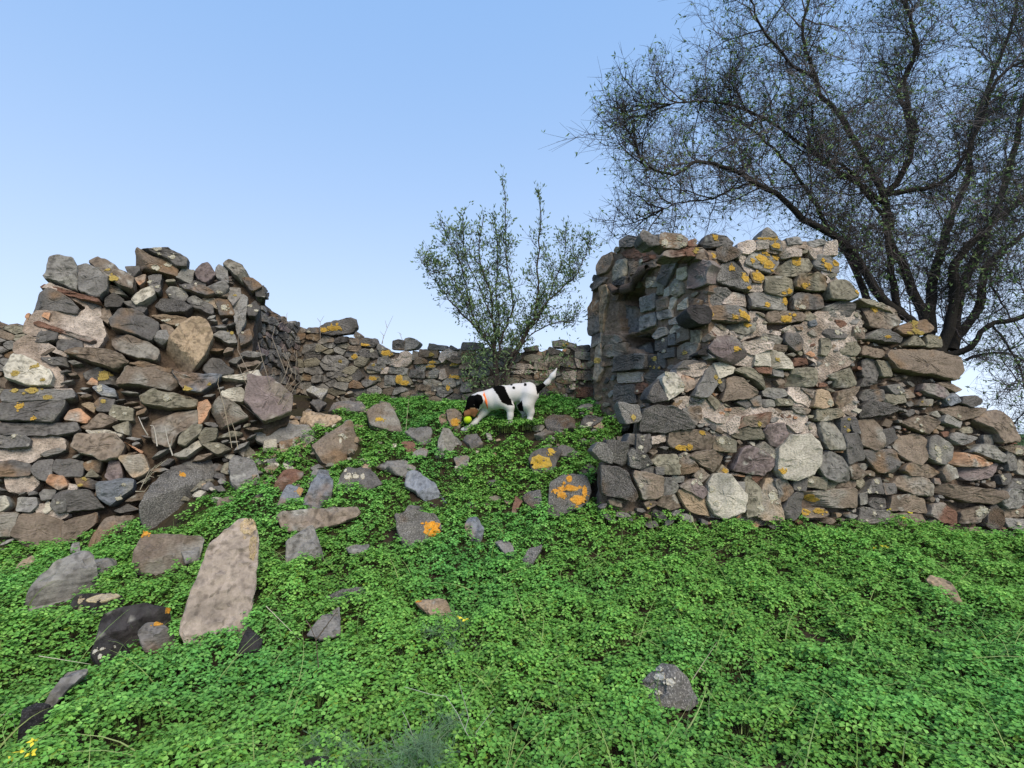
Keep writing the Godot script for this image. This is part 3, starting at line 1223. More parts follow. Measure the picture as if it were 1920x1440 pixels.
func make_dog() -> void:
	var base := dog_at(1100, 930, 0)
	var o := thing("dog", base)
	tag(o, "white terrier with black patches bending down to a ball", "dog")
	var raw := [
		[800, 545, 0, .088, 950, 505, 0, .096], [950, 505, 0, .096, 1180, 450, 0, .078], [1180, 450, 0, .078, 1370, 415, 0, .078],
		[830, 595, 0, .07, 1020, 590, 0, .058], [770, 540, 0, .076, 640, 550, .01, .062], [640, 550, .01, .062, 570, 585, .02, .056],
		[545, 585, .02, .057, 520, 650, .02, .048], [520, 650, .02, .048, 460, 745, .02, .03], [460, 745, .02, .03, 410, 780, .02, .021],
		[580, 680, .02, .026, 555, 790, .02, .017], [590, 640, .02, .038, 560, 700, .02, .034],
		[600, 515, .06, .02, 645, 570, .085, .026], [645, 570, .085, .026, 640, 625, .085, .012],
		[490, 530, -.04, .02, 460, 560, -.06, .02],
		[800, 620, -.045, .055, 700, 740, -.045, .033], [700, 740, -.045, .033, 560, 900, -.03, .021], [560, 900, -.03, .021, 425, 995, -.02, .016], [425, 995, -.02, .016, 375, 1005, -.02, .018],
		[960, 580, .05, .06, 1090, 670, .055, .036], [1090, 670, .055, .034, 1095, 790, .055, .023], [1095, 790, .055, .023, 1085, 905, .055, .02], [1085, 905, .055, .02, 1055, 925, .055, .022],
		[1385, 490, .045, .085, 1345, 630, .06, .058], [1345, 630, .06, .058, 1395, 735, .055, .032], [1395, 735, .055, .03, 1385, 870, .055, .023], [1385, 870, .055, .023, 1350, 895, .055, .022],
		[1340, 520, -.05, .075, 1265, 640, -.055, .046], [1265, 640, -.055, .046, 1310, 750, -.055, .027], [1310, 750, -.055, .027, 1290, 870, -.055, .02], [1290, 870, -.055, .02, 1260, 890, -.055, .021],
		[1465, 425, 0, .024, 1560, 365, 0, .018], [1560, 365, 0, .018, 1650, 300, 0, .02], [1650, 300, 0, .02, 1730, 200, .01, .021], [1730, 200, .01, .021, 1790, 90, .015, .007],
	]
	var bones := []
	for b in raw: bones.append([dog_at(b[0], b[1], b[2]), b[3], dog_at(b[4], b[5], b[6]), b[7]])
	var net := surface_net(bones, .0075, .035)
	var black := Color(.004, .004, .005)
	var white := Color(.68, .68, .7)
	var tan := Color(.36, .17, .09)
	var shapes := [
		[[830, 380, 850, 345, 960, 338, 1010, 360, 1060, 480, 1112, 565, 1118, 615, 1155, 648, 1050, 635, 970, 600, 900, 480], black],
		[[360, 770, 380, 735, 500, 690, 595, 690, 625, 720, 600, 820, 380, 830], tan],
		[[500, 720, 500, 680, 565, 678, 580, 715], Color(.5, .33, .2)],
		[[410, 480, 560, 490, 600, 470, 665, 490, 690, 560, 680, 610, 640, 640, 628, 700, 560, 690, 490, 700, 470, 740, 385, 765, 370, 690, 400, 590], black],
		[[1470, 340, 1590, 300, 1632, 345, 1500, 480], black], [[1195, 640, 1270, 565, 1300, 740, 1225, 720], black],
	]
	var polys := []
	for s in shapes:
		var p := PackedVector2Array()
		for i in range(0, s[0].size(), 2): p.append(Vector2(s[0][i], s[0][i + 1]))
		polys.append([p, s[1]])
	var verts: PackedVector3Array = net[0]
	var cols := PackedColorArray()
	for v in verts:
		var q := dog_xy(v)
		var c := white
		for s in [[1145, 378, 22], [1110, 318, 24], [1318, 328, 24]]:
			if q.distance_to(Vector2(s[0], s[1])) < s[2]: c = black
		for p in polys:
			if Geometry2D.is_point_in_polygon(q, p[0]):
				c = p[1]; break
		if q.x < 400 and q.y > 745 and q.y < 800: c = black
		cols.append(c)
	var st := new_st()
	var fc: PackedInt32Array = net[1]
	for i in range(0, fc.size(), 3):
		tri(st, verts[fc[i]] - base, verts[fc[i + 1]] - base, verts[fc[i + 2]] - base, cols[fc[i]], cols[fc[i + 1]], cols[fc[i + 2]], true)
	put(o, "body", done(st), M.fur)
	# collar round the neck, its ring tilted along the neck's axis
	var c := dog_at(728, 560, .0)
	var ax := (dog_at(640, 590, 0) - dog_at(780, 540, 0)).normalized()
	var b := Vector3(0, 0, 1)
	var a := ax.cross(b).normalized()
	var cl := new_st()
	var m := 28
	for i in m:
		var q := []
		for e in [i, i + 1]:
			var t: float = TAU * e / m
			for w in [-1, 1]:
				for rr in [.0, .004]: q.append(c + (a * cos(t) + b * sin(t)) * (.0845 + rr) + ax * w * .0125 - base)
		var oc := Color(.85, .2, .06)
		for f in [[1, 3, 5], [5, 3, 7], [0, 1, 4], [4, 1, 5], [3, 2, 7], [7, 2, 6]]: tri(cl, q[f[0]], q[f[1]], q[f[2]], oc, oc, oc, true)
	put(o, "collar", done(cl), M.plain)
	for e in [[430, 672, .058], [560, 640, .078]]:
		var sp := SphereMesh.new()
		sp.radius = .009; sp.height = .018; sp.radial_segments = 12; sp.rings = 6
		var em := StandardMaterial3D.new()
		em.albedo_color = Color(.05, .03, .02); em.roughness = .15
		var eye := put(o, "eye", sp, em)
		eye.position = dog_at(e[0], e[1], e[2]) - base
	var ball := SphereMesh.new()
	ball.radius = .038; ball.height = .07; ball.radial_segments = 28; ball.rings = 14
	var bm := StandardMaterial3D.new()
	bm.albedo_color = Color(.7, .82, .1); bm.roughness = .95
	bm.normal_enabled = true; bm.normal_texture = M.stone2.normal_texture; bm.uv1_scale = Vector3(3, 3, 3)
	bm.rim_enabled = true; bm.rim = .4
	var bo := put(self, "ball", ball, bm)
	bo.position = dog_at(458, 855, .02)
	bo.rotation.z = .5
	tag(bo, "bright yellow-green ball at the dog's mouth", "ball")

# ---------------------------------------------------------------- walls
func make_tower() -> void:
	var w := thing("ruined_pier", P(1400, 980, 4.1))
	tag(w, "tall lime-mortared stone pier with orange lichen and a dark niche", "ruin")
	var front := upright(P(1190, 960, 3.95), P(1620, 960, 4.2), .05)
	var a := hit(front, 1326, 760)
	var corner := at(front, a, 0)
	var side := upright(P(1108, 760, 5.35), corner, .02)
	var f := [1080.0, 420.0, 3.4286]
	var g := [1080.0, 640.0, 3.4286]
	var lime := Color(.64, .56, .5)
	var out := PackedVector2Array()
	out.append_array(trace(front, f[0], f[1], f[2], "850,200 1040,135 1170,110 1240,110 1430,110 1590,140 1645,210 1670,330 1720,380 1800,440 1790,520 1825,640 1835,700 1795,770 1832,850 1790,940 1828,1040 1796,1130 1830,1230 1800,1330 1825,1440"))
	out.append_array(trace(front, g[0], g[1], g[2], "1800,1100 1800,1250 1300,1280 840,1260 840,30"))
	core(w, pl_in(front, -.05), out, .5, .03, .02, M.earth, Color(.2, .16, .13))
	# what is left of the lime mortar, flush between the stones
	for t in ["1040,130 1150,110 1480,118 1600,135 1645,205 1530,235 1480,165 1330,160 1290,200 1150,165 1080,230 1040,230", "1540,560 1800,560 1830,640 1825,700 1800,760 1770,830 1780,900 1640,960 1540,1050 1530,900 1480,860 1450,790 1350,700 1290,680 1440,640",
		"1110,560 1220,580 1220,680 1320,690 1310,720 1150,720 1060,760 1000,735 980,690 1090,700", "1030,820 1250,775 1345,815 1330,840 1150,806 1130,925 1010,905", "1570,295 1665,325 1690,365 1600,385", "1640,1120 1800,1110 1800,1240 1720,1270 1690,1180",
		"1350,1045 1520,1065 1500,1185 1370,1165", "600,1120 860,1095 960,1180 1240,1170 1350,1250 1340,1300 1000,1350 860,1310 700,1240 640,1160", "1300,1200 1480,1220 1490,1360 1380,1390 1310,1290", "640,925 830,890 850,960 750,1060 670,1090 640,980",
		"1080,265 1110,200 1060,200 1040,240 1100,330 1100,440 1190,440 1190,320", "820,640 900,640 980,690 960,720 880,720 840,690"]:
		core(w, pl_in(front, rng.randf_range(.004, .016)), trace(front, f[0], f[1], f[2], t), .1, .02, .018, M.mortar, lime)
	for t in ["1300,560 1540,520 1560,620 1360,640", "560,600 870,620 1010,640 990,720 870,640 600,690", "830,1130 860,1080 1310,1080 1400,1000 1440,1130 1200,1190", "960,460 1060,480 1100,610 1000,620 870,620 880,480"]:
		core(w, pl_in(front, rng.randf_range(-.01, .004)), trace(front, g[0], g[1], g[2], t), .1, .02, .016, M.mortar, lime * .9)
	# the broken stub of the front wall that reaches past the corner
	var stub := trace(front, g[0], g[1], g[2], "870,1260 440,1220 170,1130 180,960 200,800 250,700 400,640 430,560 440,480 500,420 560,330 660,260 720,180 800,160 870,140")
	core(w, pl_in(front, -.045), stub, .14, .03, .016, M.earth, Color(.2, .16, .13))
	var so := trace(side, f[0], f[1], f[2], "95,470 110,370 150,260 250,190 300,110 420,70 560,80 700,110 780,150 846,190 846,900 820,1200 560,1250 430,1250 270,1280 130,1200 90,900")
	var holes := [trace(side, f[0], f[1], f[2], "270,450 400,380 430,420 415,560 415,680 300,700 275,560"), trace(side, f[0], f[1], f[2], "310,730 500,690 520,740 530,830 450,830 330,780")]
	core(w, pl_in(side, -.012), so, .5, .03, .012, M.earth, Color(.27, .2, .15), holes)
	var made := lay_stones(w, front, f[0], f[1], f[2], """
g 1185,95 1200,45 1230,25 1285,80 1275,95
o 1165,95 1275,95 1300,112 1230,122 1170,112 | 1220,105,40,8
d+4 805,130 830,85 890,75 960,90 1000,130 990,150 900,155 830,150 | 880,100,16
g+4 525,130 535,75 570,65 660,75 700,110 690,150 640,165 560,160
d 405,80 430,45 530,90 525,140 470,150 420,115
r 705,125 770,97 750,150 715,150
m 1040,130 1130,112 1150,160 1100,200 1040,190
m 1150,125 1215,120 1215,165 1150,175
g 1225,120 1300,115 1305,180 1250,165 | 1270,150,25,18
g 1340,105 1420,92 1440,130 1350,140
g 1480,122 1560,105 1600,130 1500,150
m+4 1590,130 1650,120 1660,210 1580,205
G 890,230 900,165 960,150 1010,150 1050,190 1010,225 940,255
r 545,215 560,190 720,160 760,175 690,210 590,225
r 690,190 720,170 830,165 840,180 760,215 700,215
b 760,215 850,180 900,190 880,235 760,235 | 865,215,18
G 885,375 920,275 960,245 1030,240 1060,265 1095,370 1095,440 1000,415 | 985,292,16 1067,360,20,30 1080,425,12
g 1080,260 1110,200 1160,175 1230,175 1310,205 1305,255 1240,320 1130,285 | 1185,228,32,26 1225,270,36,28 1225,195,15 1285,212,20 1120,245,14
o 1290,300 1380,225 1490,225 1515,270 1500,310 1390,335 1330,325 | 1410,247,30,24
g 1530,270 1540,205 1660,215 1685,260 1675,320 1560,295 | 1605,280,24 1660,258,18 1572,240,12
o 1110,340 1120,315 1170,315 1195,345 1180,385 1130,380 | 1152,348,36,30
o 1205,345 1330,345 1380,365 1390,460 1300,465 1200,440 | 1365,437,16 1325,450,14,8
o 1400,385 1420,340 1540,320 1590,350 1605,430 1480,430 1400,410 | 1450,405,24,14
m 1310,175 1380,160 1430,175 1420,215 1340,215
G 825,500 840,440 900,415 960,430 995,465 930,520 860,530
m 930,520 1000,450 1085,465 1085,530
g 1110,445 1340,460 1365,490 1355,555 1120,540 | 1345,495,15,26 1215,525,16
d 1380,480 1420,445 1580,460 1590,530 1520,555 1390,555
o+5 1600,430 1620,380 1720,360 1825,425 1800,480 1700,500 1620,490 | 1783,445,12
n+9 680,570 720,545 820,545 842,600 820,655 760,660 700,620
g+8 805,575 850,540 1100,545 1125,600 1110,635 960,635 840,620 | 832,592,28,20 1060,605,45,26 985,617,18,12
b 1215,610 1240,565 1440,570 1460,600 1440,630 1240,635 | 1340,615,34,24 1387,592,10
o 1450,610 1475,560 1525,600 1500,635
d 1560,600 1600,530 1700,505 1780,530 1770,590 1620,600
o 980,665 1010,640 1140,645 1130,690 1070,710 1000,690 | 1082,655,18,12
s 1480,640 1520,625 1530,650 1490,660
p+9 830,810 900,715 950,700 990,730 1000,760 1080,850 1000,900 900,875 850,840 | 990,815,18,14 960,700,14,10
n+5 770,840 850,780 860,800 840,850
b 1140,745 1160,705 1280,720 1315,745 1310,775 1200,765
d 1330,760 1350,700 1410,700 1450,760 1440,800 1400,820 1360,790
d 1575,710 1600,680 1720,680 1745,705 1720,735 1610,735
b 1765,735 1770,665 1835,675 1830,740
o 1555,840 1560,745 1610,745 1625,790 1590,850
o 1680,830 1700,770 1790,760 1815,810 1790,850
m 1040,820 1060,765 1170,755 1245,775 1240,810 1120,840
b 1250,795 1270,780 1350,790 1340,815 1260,815
w 1130,910 1150,810 1230,815 1230,920
w 1234,818 1310,825 1380,890 1385,935 1234,925
r 1390,905 1400,865 1470,870 1480,900 1400,910
r 1140,930 1160,920 1250,930 1250,965 1160,955
g 1260,935 1320,935 1320,980 1260,975
o 1365,1035 1390,935 1520,930 1535,960 1525,1040 1450,1050
o 1605,980 1700,945 1780,920 1805,990 1800,1040 1660,1050 1650,1000
w 880,900 960,895 1015,930 1000,960 905,995
g+6 740,1110 760,1050 850,920 880,915 910,990 900,1030 810,1120
d 905,1030 930,1000 970,1005 960,1060 930,1075
b+5 930,1140 970,1000 1010,985 1060,1000 1140,1090 1100,1120
o+5 1015,945 1070,920 1140,945 1255,1020 1250,1050 1190,1060 1130,1000
k 660,1050 680,980 750,1000 750,1050 700,1080
w+6 540,1000 570,960 620,965 660,1000 670,1070 570,1135
D+5 450,1120 480,1050 540,1000 565,1130 480,1150
d 640,930 700,880 840,880 830,920 760,930
m 680,960 800,950 810,965 740,985
g 1195,1080 1230,1060 1330,1065 1340,1100 1270,1125 1200,1105
m 1350,1090 1370,1060 1440,1070 1500,1120 1490,1170 1400,1140
g 1440,1060 1530,1075 1510,1120
t 1505,1175 1535,1080 1570,1065 1610,1080 1640,1165 1580,1185
b 1650,1150 1670,1080 1830,1050 1740,1150 1680,1185
o 1530,1260 1540,1190 1690,1190 1705,1225 1600,1265
d 1025,1150 1070,1125 1125,1160 1080,1180
g 1105,1130 1170,1110 1180,1165 1130,1170
d 1186,1135 1260,1130 1265,1170 1190,1175
o 1270,1130 1370,1130 1380,1165 1280,1165
b 1380,1180 1490,1195 1470,1220 1400,1210
o 835,1120 870,1115 920,1150 890,1190
g 680,1190 800,1180 800,1240 760,1290 690,1230
D+6 410,1330 430,1200 480,1170 620,1185 690,1230 735,1310 640,1320 550,1340
G+3 270,1150 400,1170 415,1250 390,1270 310,1285
m 820,1245 970,1245 980,1280 880,1275
m 965,1290 1010,1240 1040,1240 1030,1330 980,1350
r+5 1030,1310 1060,1245 1230,1215 1215,1290 1180,1310 1080,1290
o 1000,1360 1060,1312 1160,1310 1190,1380 1060,1385
m 1345,1290 1430,1270 1470,1300 1440,1335 1400,1340
""")
	made.append_array(lay_stones(w, front, g[0], g[1], g[2], """
b+4 580,650 590,590 680,575 820,580 875,620 865,690 700,700 600,680 | 660,690,40,20 720,682,18 797,585,16
o 872,695 890,625 950,615 1005,645 1000,710
d 420,700 430,610 470,600 475,680 440,715
m 482,620 570,600 570,640 480,660
d 325,650 345,595 380,600 375,660
d 382,600 415,605 415,715 382,700
D+4 195,640 330,650 320,780 290,800 230,770
G+4 100,700 140,655 190,660 230,740 220,780 150,760
G+5 322,720 350,690 430,730 475,790 400,815 340,800
o 480,770 530,735 640,730 650,850 560,850
g+4 652,740 690,715 730,740 790,830 655,855
b 725,745 760,710 940,700 960,720 880,840 820,800
p+5 985,825 1020,740 1060,690 1100,672 1280,760 1260,800 1190,860 1080,840
b 1150,680 1200,645 1270,700 1270,755
p+4 1180,580 1210,540 1330,530 1360,600 1290,680 1240,660
w+7 1280,760 1290,690 1360,610 1490,600 1545,680 1530,780 1470,850 1380,890 1310,880 1270,820 | 1295,835,20,16
g+6 1530,800 1560,740 1610,710 1680,740 1750,870 1730,890 1640,900 1560,860
o+4 1555,540 1570,510 1680,490 1695,690 1600,690 1580,640
d+6 1698,600 1780,595 1830,750 1720,790
d 1690,500 1738,490 1738,585 1690,590
d 1745,490 1790,490 1800,590 1760,580
b 1735,800 1780,790 1840,850 1800,880 1760,880
d 410,820 430,810 495,810 500,850 430,860
d 505,815 550,815 550,850 508,850
D+6 160,970 160,795 260,810 310,840 375,990 350,1020
b+5 360,850 370,832 470,855 548,870 550,990 500,1005 420,1010
d 558,880 610,880 655,930 640,965 560,1000
p 660,930 760,880 830,970 800,1005 720,960
b 750,865 790,820 850,860 800,900
g 620,870 680,870 680,900 640,905
w+6 830,1010 850,900 880,852 970,850 1070,990 1050,1080 940,1130 870,1110
g 1010,910 1070,905 1070,970 1020,960
o+4 1078,1040 1085,880 1110,865 1180,950 1135,1110 1080,1120
t+4 1142,1120 1180,960 1220,880 1260,880 1290,990 1310,1140 1180,1140
g+4 1268,895 1330,890 1385,960 1340,1010 1300,1030
d 1310,1080 1350,1020 1390,970 1445,970 1430,1100 1380,1150 1315,1130
b 515,1045 540,1000 650,985 690,1060 600,1080
t+3 657,960 690,950 820,1010 860,1120 720,1090 692,1055
b 430,1040 480,1015 510,1040 450,1070
o 1465,930 1475,870 1585,880 1580,945
o 1588,900 1660,910 1640,945 1588,940
b 1670,900 1795,890 1790,930 1670,938
b+4 1450,1050 1460,970 1770,942 1790,960 1780,1065 | 1500,1000,24,14 1530,1020,20,14
b 1440,1080 1560,1072 1640,1080 1580,1120 1450,1125 | 1465,1098,26,18 1545,1088,30,16
d 1390,900 1460,885 1450,960 1385,950
k 985,843 1085,860 1080,874 985,858
k 1640,705 1705,703 1705,716 1640,716
r 1115,868 1190,872 1150,905
o 905,840 935,800 970,830 960,855 920,850 | 950,832,16,14
"""))
	print("front ", made.size())
	var dark := lay_stones(w, side, f[0], f[1], f[2], """
d 85,460 140,440 155,560 148,690 85,715
d 95,400 150,350 200,345 185,380 120,430
b 140,260 170,210 235,180 238,240 210,310 150,330
d 245,380 310,340 340,345 330,395 250,390
d-25 200,690 205,540 260,515 340,530 412,580 412,700 370,720
o 447,345 525,340 525,400 450,410
g+3 415,480 515,450 520,540 420,570
g+3 420,600 510,570 520,650 425,690
o 530,360 575,405 570,450 530,450
b 530,500 600,470 600,540 535,560
g 530,570 620,550 625,600 540,610
d 560,290 580,240 640,225 650,250 610,340 580,400 530,365
o 610,390 640,350 690,370 695,440 650,465 615,450
p+3 730,420 745,260 800,232 870,240 885,265 860,300 855,390 800,405
g 500,720 540,670 580,670 600,700 530,740
d 515,745 590,735 595,830 515,810
w 612,690 640,650 670,660 650,690 615,705
b 660,685 730,660 740,740 670,760
o 742,685 800,690 800,760 745,760
d 605,720 650,712 660,770 610,780
b 655,800 700,765 800,772 760,860 690,870 650,860
d 580,815 640,795 640,850 580,860
d 540,833 578,845 570,920 540,900
b 120,780 180,710 280,720 310,750 200,780 130,800
b 180,830 200,785 320,765 330,830 200,860
d-25 335,790 430,760 455,820 340,830
G+6 270,860 400,835 465,840 465,925 270,950
d 468,850 540,850 545,930 470,940
b 165,890 250,865 250,905 170,915
d 440,975 520,930 580,960 540,1000 480,1020
r 390,1035 455,1020 460,1080 390,1090
D 265,1040 380,1035 390,1150 260,1140
m 275,965 435,955 435,1010 280,1020
d+4 300,110 340,78 400,90 412,120 380,145 305,155
r 300,190 380,160 480,165 460,200 340,215
r 340,225 470,205 540,190 530,215 420,245
o 260,240 330,225 330,330 250,370 245,290
b 335,250 420,240 420,300 340,330
b 440,260 530,230 535,270 450,300
d 100,720 160,700 160,760 110,790
g 600,620 660,600 665,640 610,645
d 680,610 730,640 700,660 665,650
t 160,400 200,395 215,450 190,560 170,690 150,690 158,560
t 135,800 160,770 165,880 180,930 150,1010 132,1000
w 575,430 605,410 605,460 575,465
w 600,480 645,470 630,530 610,560
w 665,300 715,280 720,330 690,360 660,350
w 660,520 715,470 715,540 655,550
""", .1, .02, .8)
	# the gnarled timber that carries the top of the niche
	var gn := new_st()
	var pts := PackedVector3Array()
	for q in [[235, 405], [275, 430], [330, 430], [380, 405], [420, 360], [450, 310], [485, 290]]:
		pts.append(at(side, hit(side, f[0] + q[0] / f[2], f[1] + q[1] / f[2]), .05) + rdir() * .01 - w.position)
	tube(gn, pts, PackedFloat32Array([.025, .04, .048, .045, .05, .045, .03]), 9, Color(.13, .1, .085))
	put(w, "gnarled_root", done(gn), M.bark)
	fill(w, front, out, made, [.05, .036, .026, .018], 900, "googbbgwrok", 125)
	fill(w, front, stub, made, [.05, .034, .022], 400, "gdggdbo", 40, .03)
	fill(w, side, so, dark, [.05, .035, .025], 500, "ddgbo", 60, .012, holes)

func make_right_wall() -> void:
	var w := thing("stone_wall", P(1750, 990, 4.5))
	tag(w, "broken brown stone wall stepping down to the right of the pier", "wall")
	var pl := plane_of(P(1600, 985, 4.25), P(1920, 1000, 4.55), P(1640, 600, 4.62))
	var f := [1480.0, 540.0, 3.1295]
	var out := trace(pl, f[0], f[1], f[2], "390,130 470,110 620,140 700,240 800,300 840,360 940,420 960,520 990,600 1080,670 1120,720 1230,770 1280,850 1377,950 1700,1130 1900,1300 1900,1560 1377,1480 900,1460 390,1420")
	core(w, pl_in(pl, -.045), out, .55, .04, .02, M.earth, Color(.17, .13, .1))
	var made := lay_stones(w, pl, f[0], f[1], f[2], """
b+5 415,160 420,100 470,95 600,130 655,170 630,205 560,250 450,235 | 470,135,16,14
o+8 375,85 450,90 640,142 630,165 420,112
b+7 610,250 680,215 760,200 800,240 780,270 690,285 630,275
d+7 425,300 470,260 590,255 630,300 610,330 480,310 | 540,297,14,8
o+7 660,340 690,290 760,287 765,345
o+6 768,290 860,290 865,350 770,350
b 400,395 420,345 540,370 545,400 480,412
b+8 540,405 570,375 690,368 850,380 975,420 980,500 920,548 800,512 690,502 590,480
d 420,520 425,425 490,415 530,480 500,550
o+4 500,430 560,440 575,520 532,520
d 400,580 430,530 500,560
g 560,580 620,570 650,610 600,625
b 650,605 690,605 715,640 660,650
d 415,650 430,600 530,600 545,660 440,670
o 545,685 550,630 650,625 660,670 590,685
D+4 400,760 410,700 450,672 530,675 640,715 560,740 500,750
p+6 760,600 770,565 850,570 890,630 860,655
b+6 845,570 900,562 990,600 940,615
s+5 885,635 950,622 970,670 920,690
d+5 980,680 1000,640 1080,635 1110,670 1040,700
b 740,690 760,660 820,660 815,690
b 870,725 950,702 1130,712 1060,760 980,780
b+9 1070,780 1100,740 1200,720 1240,760 1300,830 1290,900 1180,910 1160,850
g+5 880,790 900,745 990,780 970,820
b 650,795 720,760 790,752 860,790 790,858 720,830
g+5 920,880 960,850 1080,880 1020,910 960,920
g+4 1120,870 1170,865 1170,920 1130,930
d+4 790,980 810,882 850,867 950,930 930,1000 900,1038 850,1028
b 400,920 400,780 500,772 545,830 550,945 480,948
d 552,930 545,835 600,830 620,880
b 602,930 650,872 760,860 800,900 790,1000 740,1040 650,1000
d+4 415,960 600,950 640,1020 640,1078 500,1080 450,1030
b 650,1070 680,1032 800,1042 885,1080 830,1110 700,1100
b 885,1080 920,1035 970,1060 970,1110 905,1135
k+7 925,1010 960,955 1060,990 1135,1030 1100,1045 990,1045
g+7 1040,960 1090,920 1180,930 1240,1000 1210,1020 1110,990
p+4 980,1052 1130,1048 1210,1032 1200,1060 1150,1110 1020,1130
b+3 600,1150 650,1102 780,1112 840,1160 830,1220 720,1210
d 430,1200 480,1130 520,1112 530,1200
d 532,1150 600,1150 608,1200 540,1210
b+6 850,1190 900,1150 1000,1170 1200,1192 1210,1220 1150,1260 1000,1250
b 570,1300 580,1222 700,1212 800,1250 810,1320 700,1310
d 390,1215 430,1202 440,1260 400,1270
d 445,1262 480,1230 560,1240 560,1290 480,1290
r 810,1330 830,1270 900,1262 980,1320 970,1380 880,1370
D+5 1120,1390 1150,1290 1200,1262 1245,1350 1220,1410 1150,1410
g+6 1190,1230 1260,1180 1330,1190 1370,1250 1320,1290 1230,1290
g 1250,960 1310,970 1310,1060 1260,1070
b+5 1200,932 1400,930 1420,985 1300,975
b 1320,1040 1370,1000 1450,1100 1340,1092
d 1205,1100 1280,1092 1260,1150 1210,1150
g+4 1260,1172 1310,1120 1420,1130 1430,1180
b 1235,1292 1350,1295 1350,1340 1250,1345
g+4 1253,1350 1400,1360 1420,1430 1270,1405
b 1000,1312 1100,1280 1140,1310 1100,1370 1000,1380
d 400,1290 480,1300 560,1310 560,1380 400,1370
b 570,1330 700,1325 800,1335 800,1400 580,1390
g+4 1440,1040 1560,1020 1600,1120 1480,1150
b+5 1450,1180 1600,1150 1700,1250 1500,1280
d 1440,1300 1600,1290 1640,1400 1450,1420
b+4 1620,1180 1760,1180 1800,1300 1680,1300
""", .16, .03, 1.0)
	fill(w, pl, out, made, [.07, .045, .03, .02], 1500, "bbdogrb", 190)

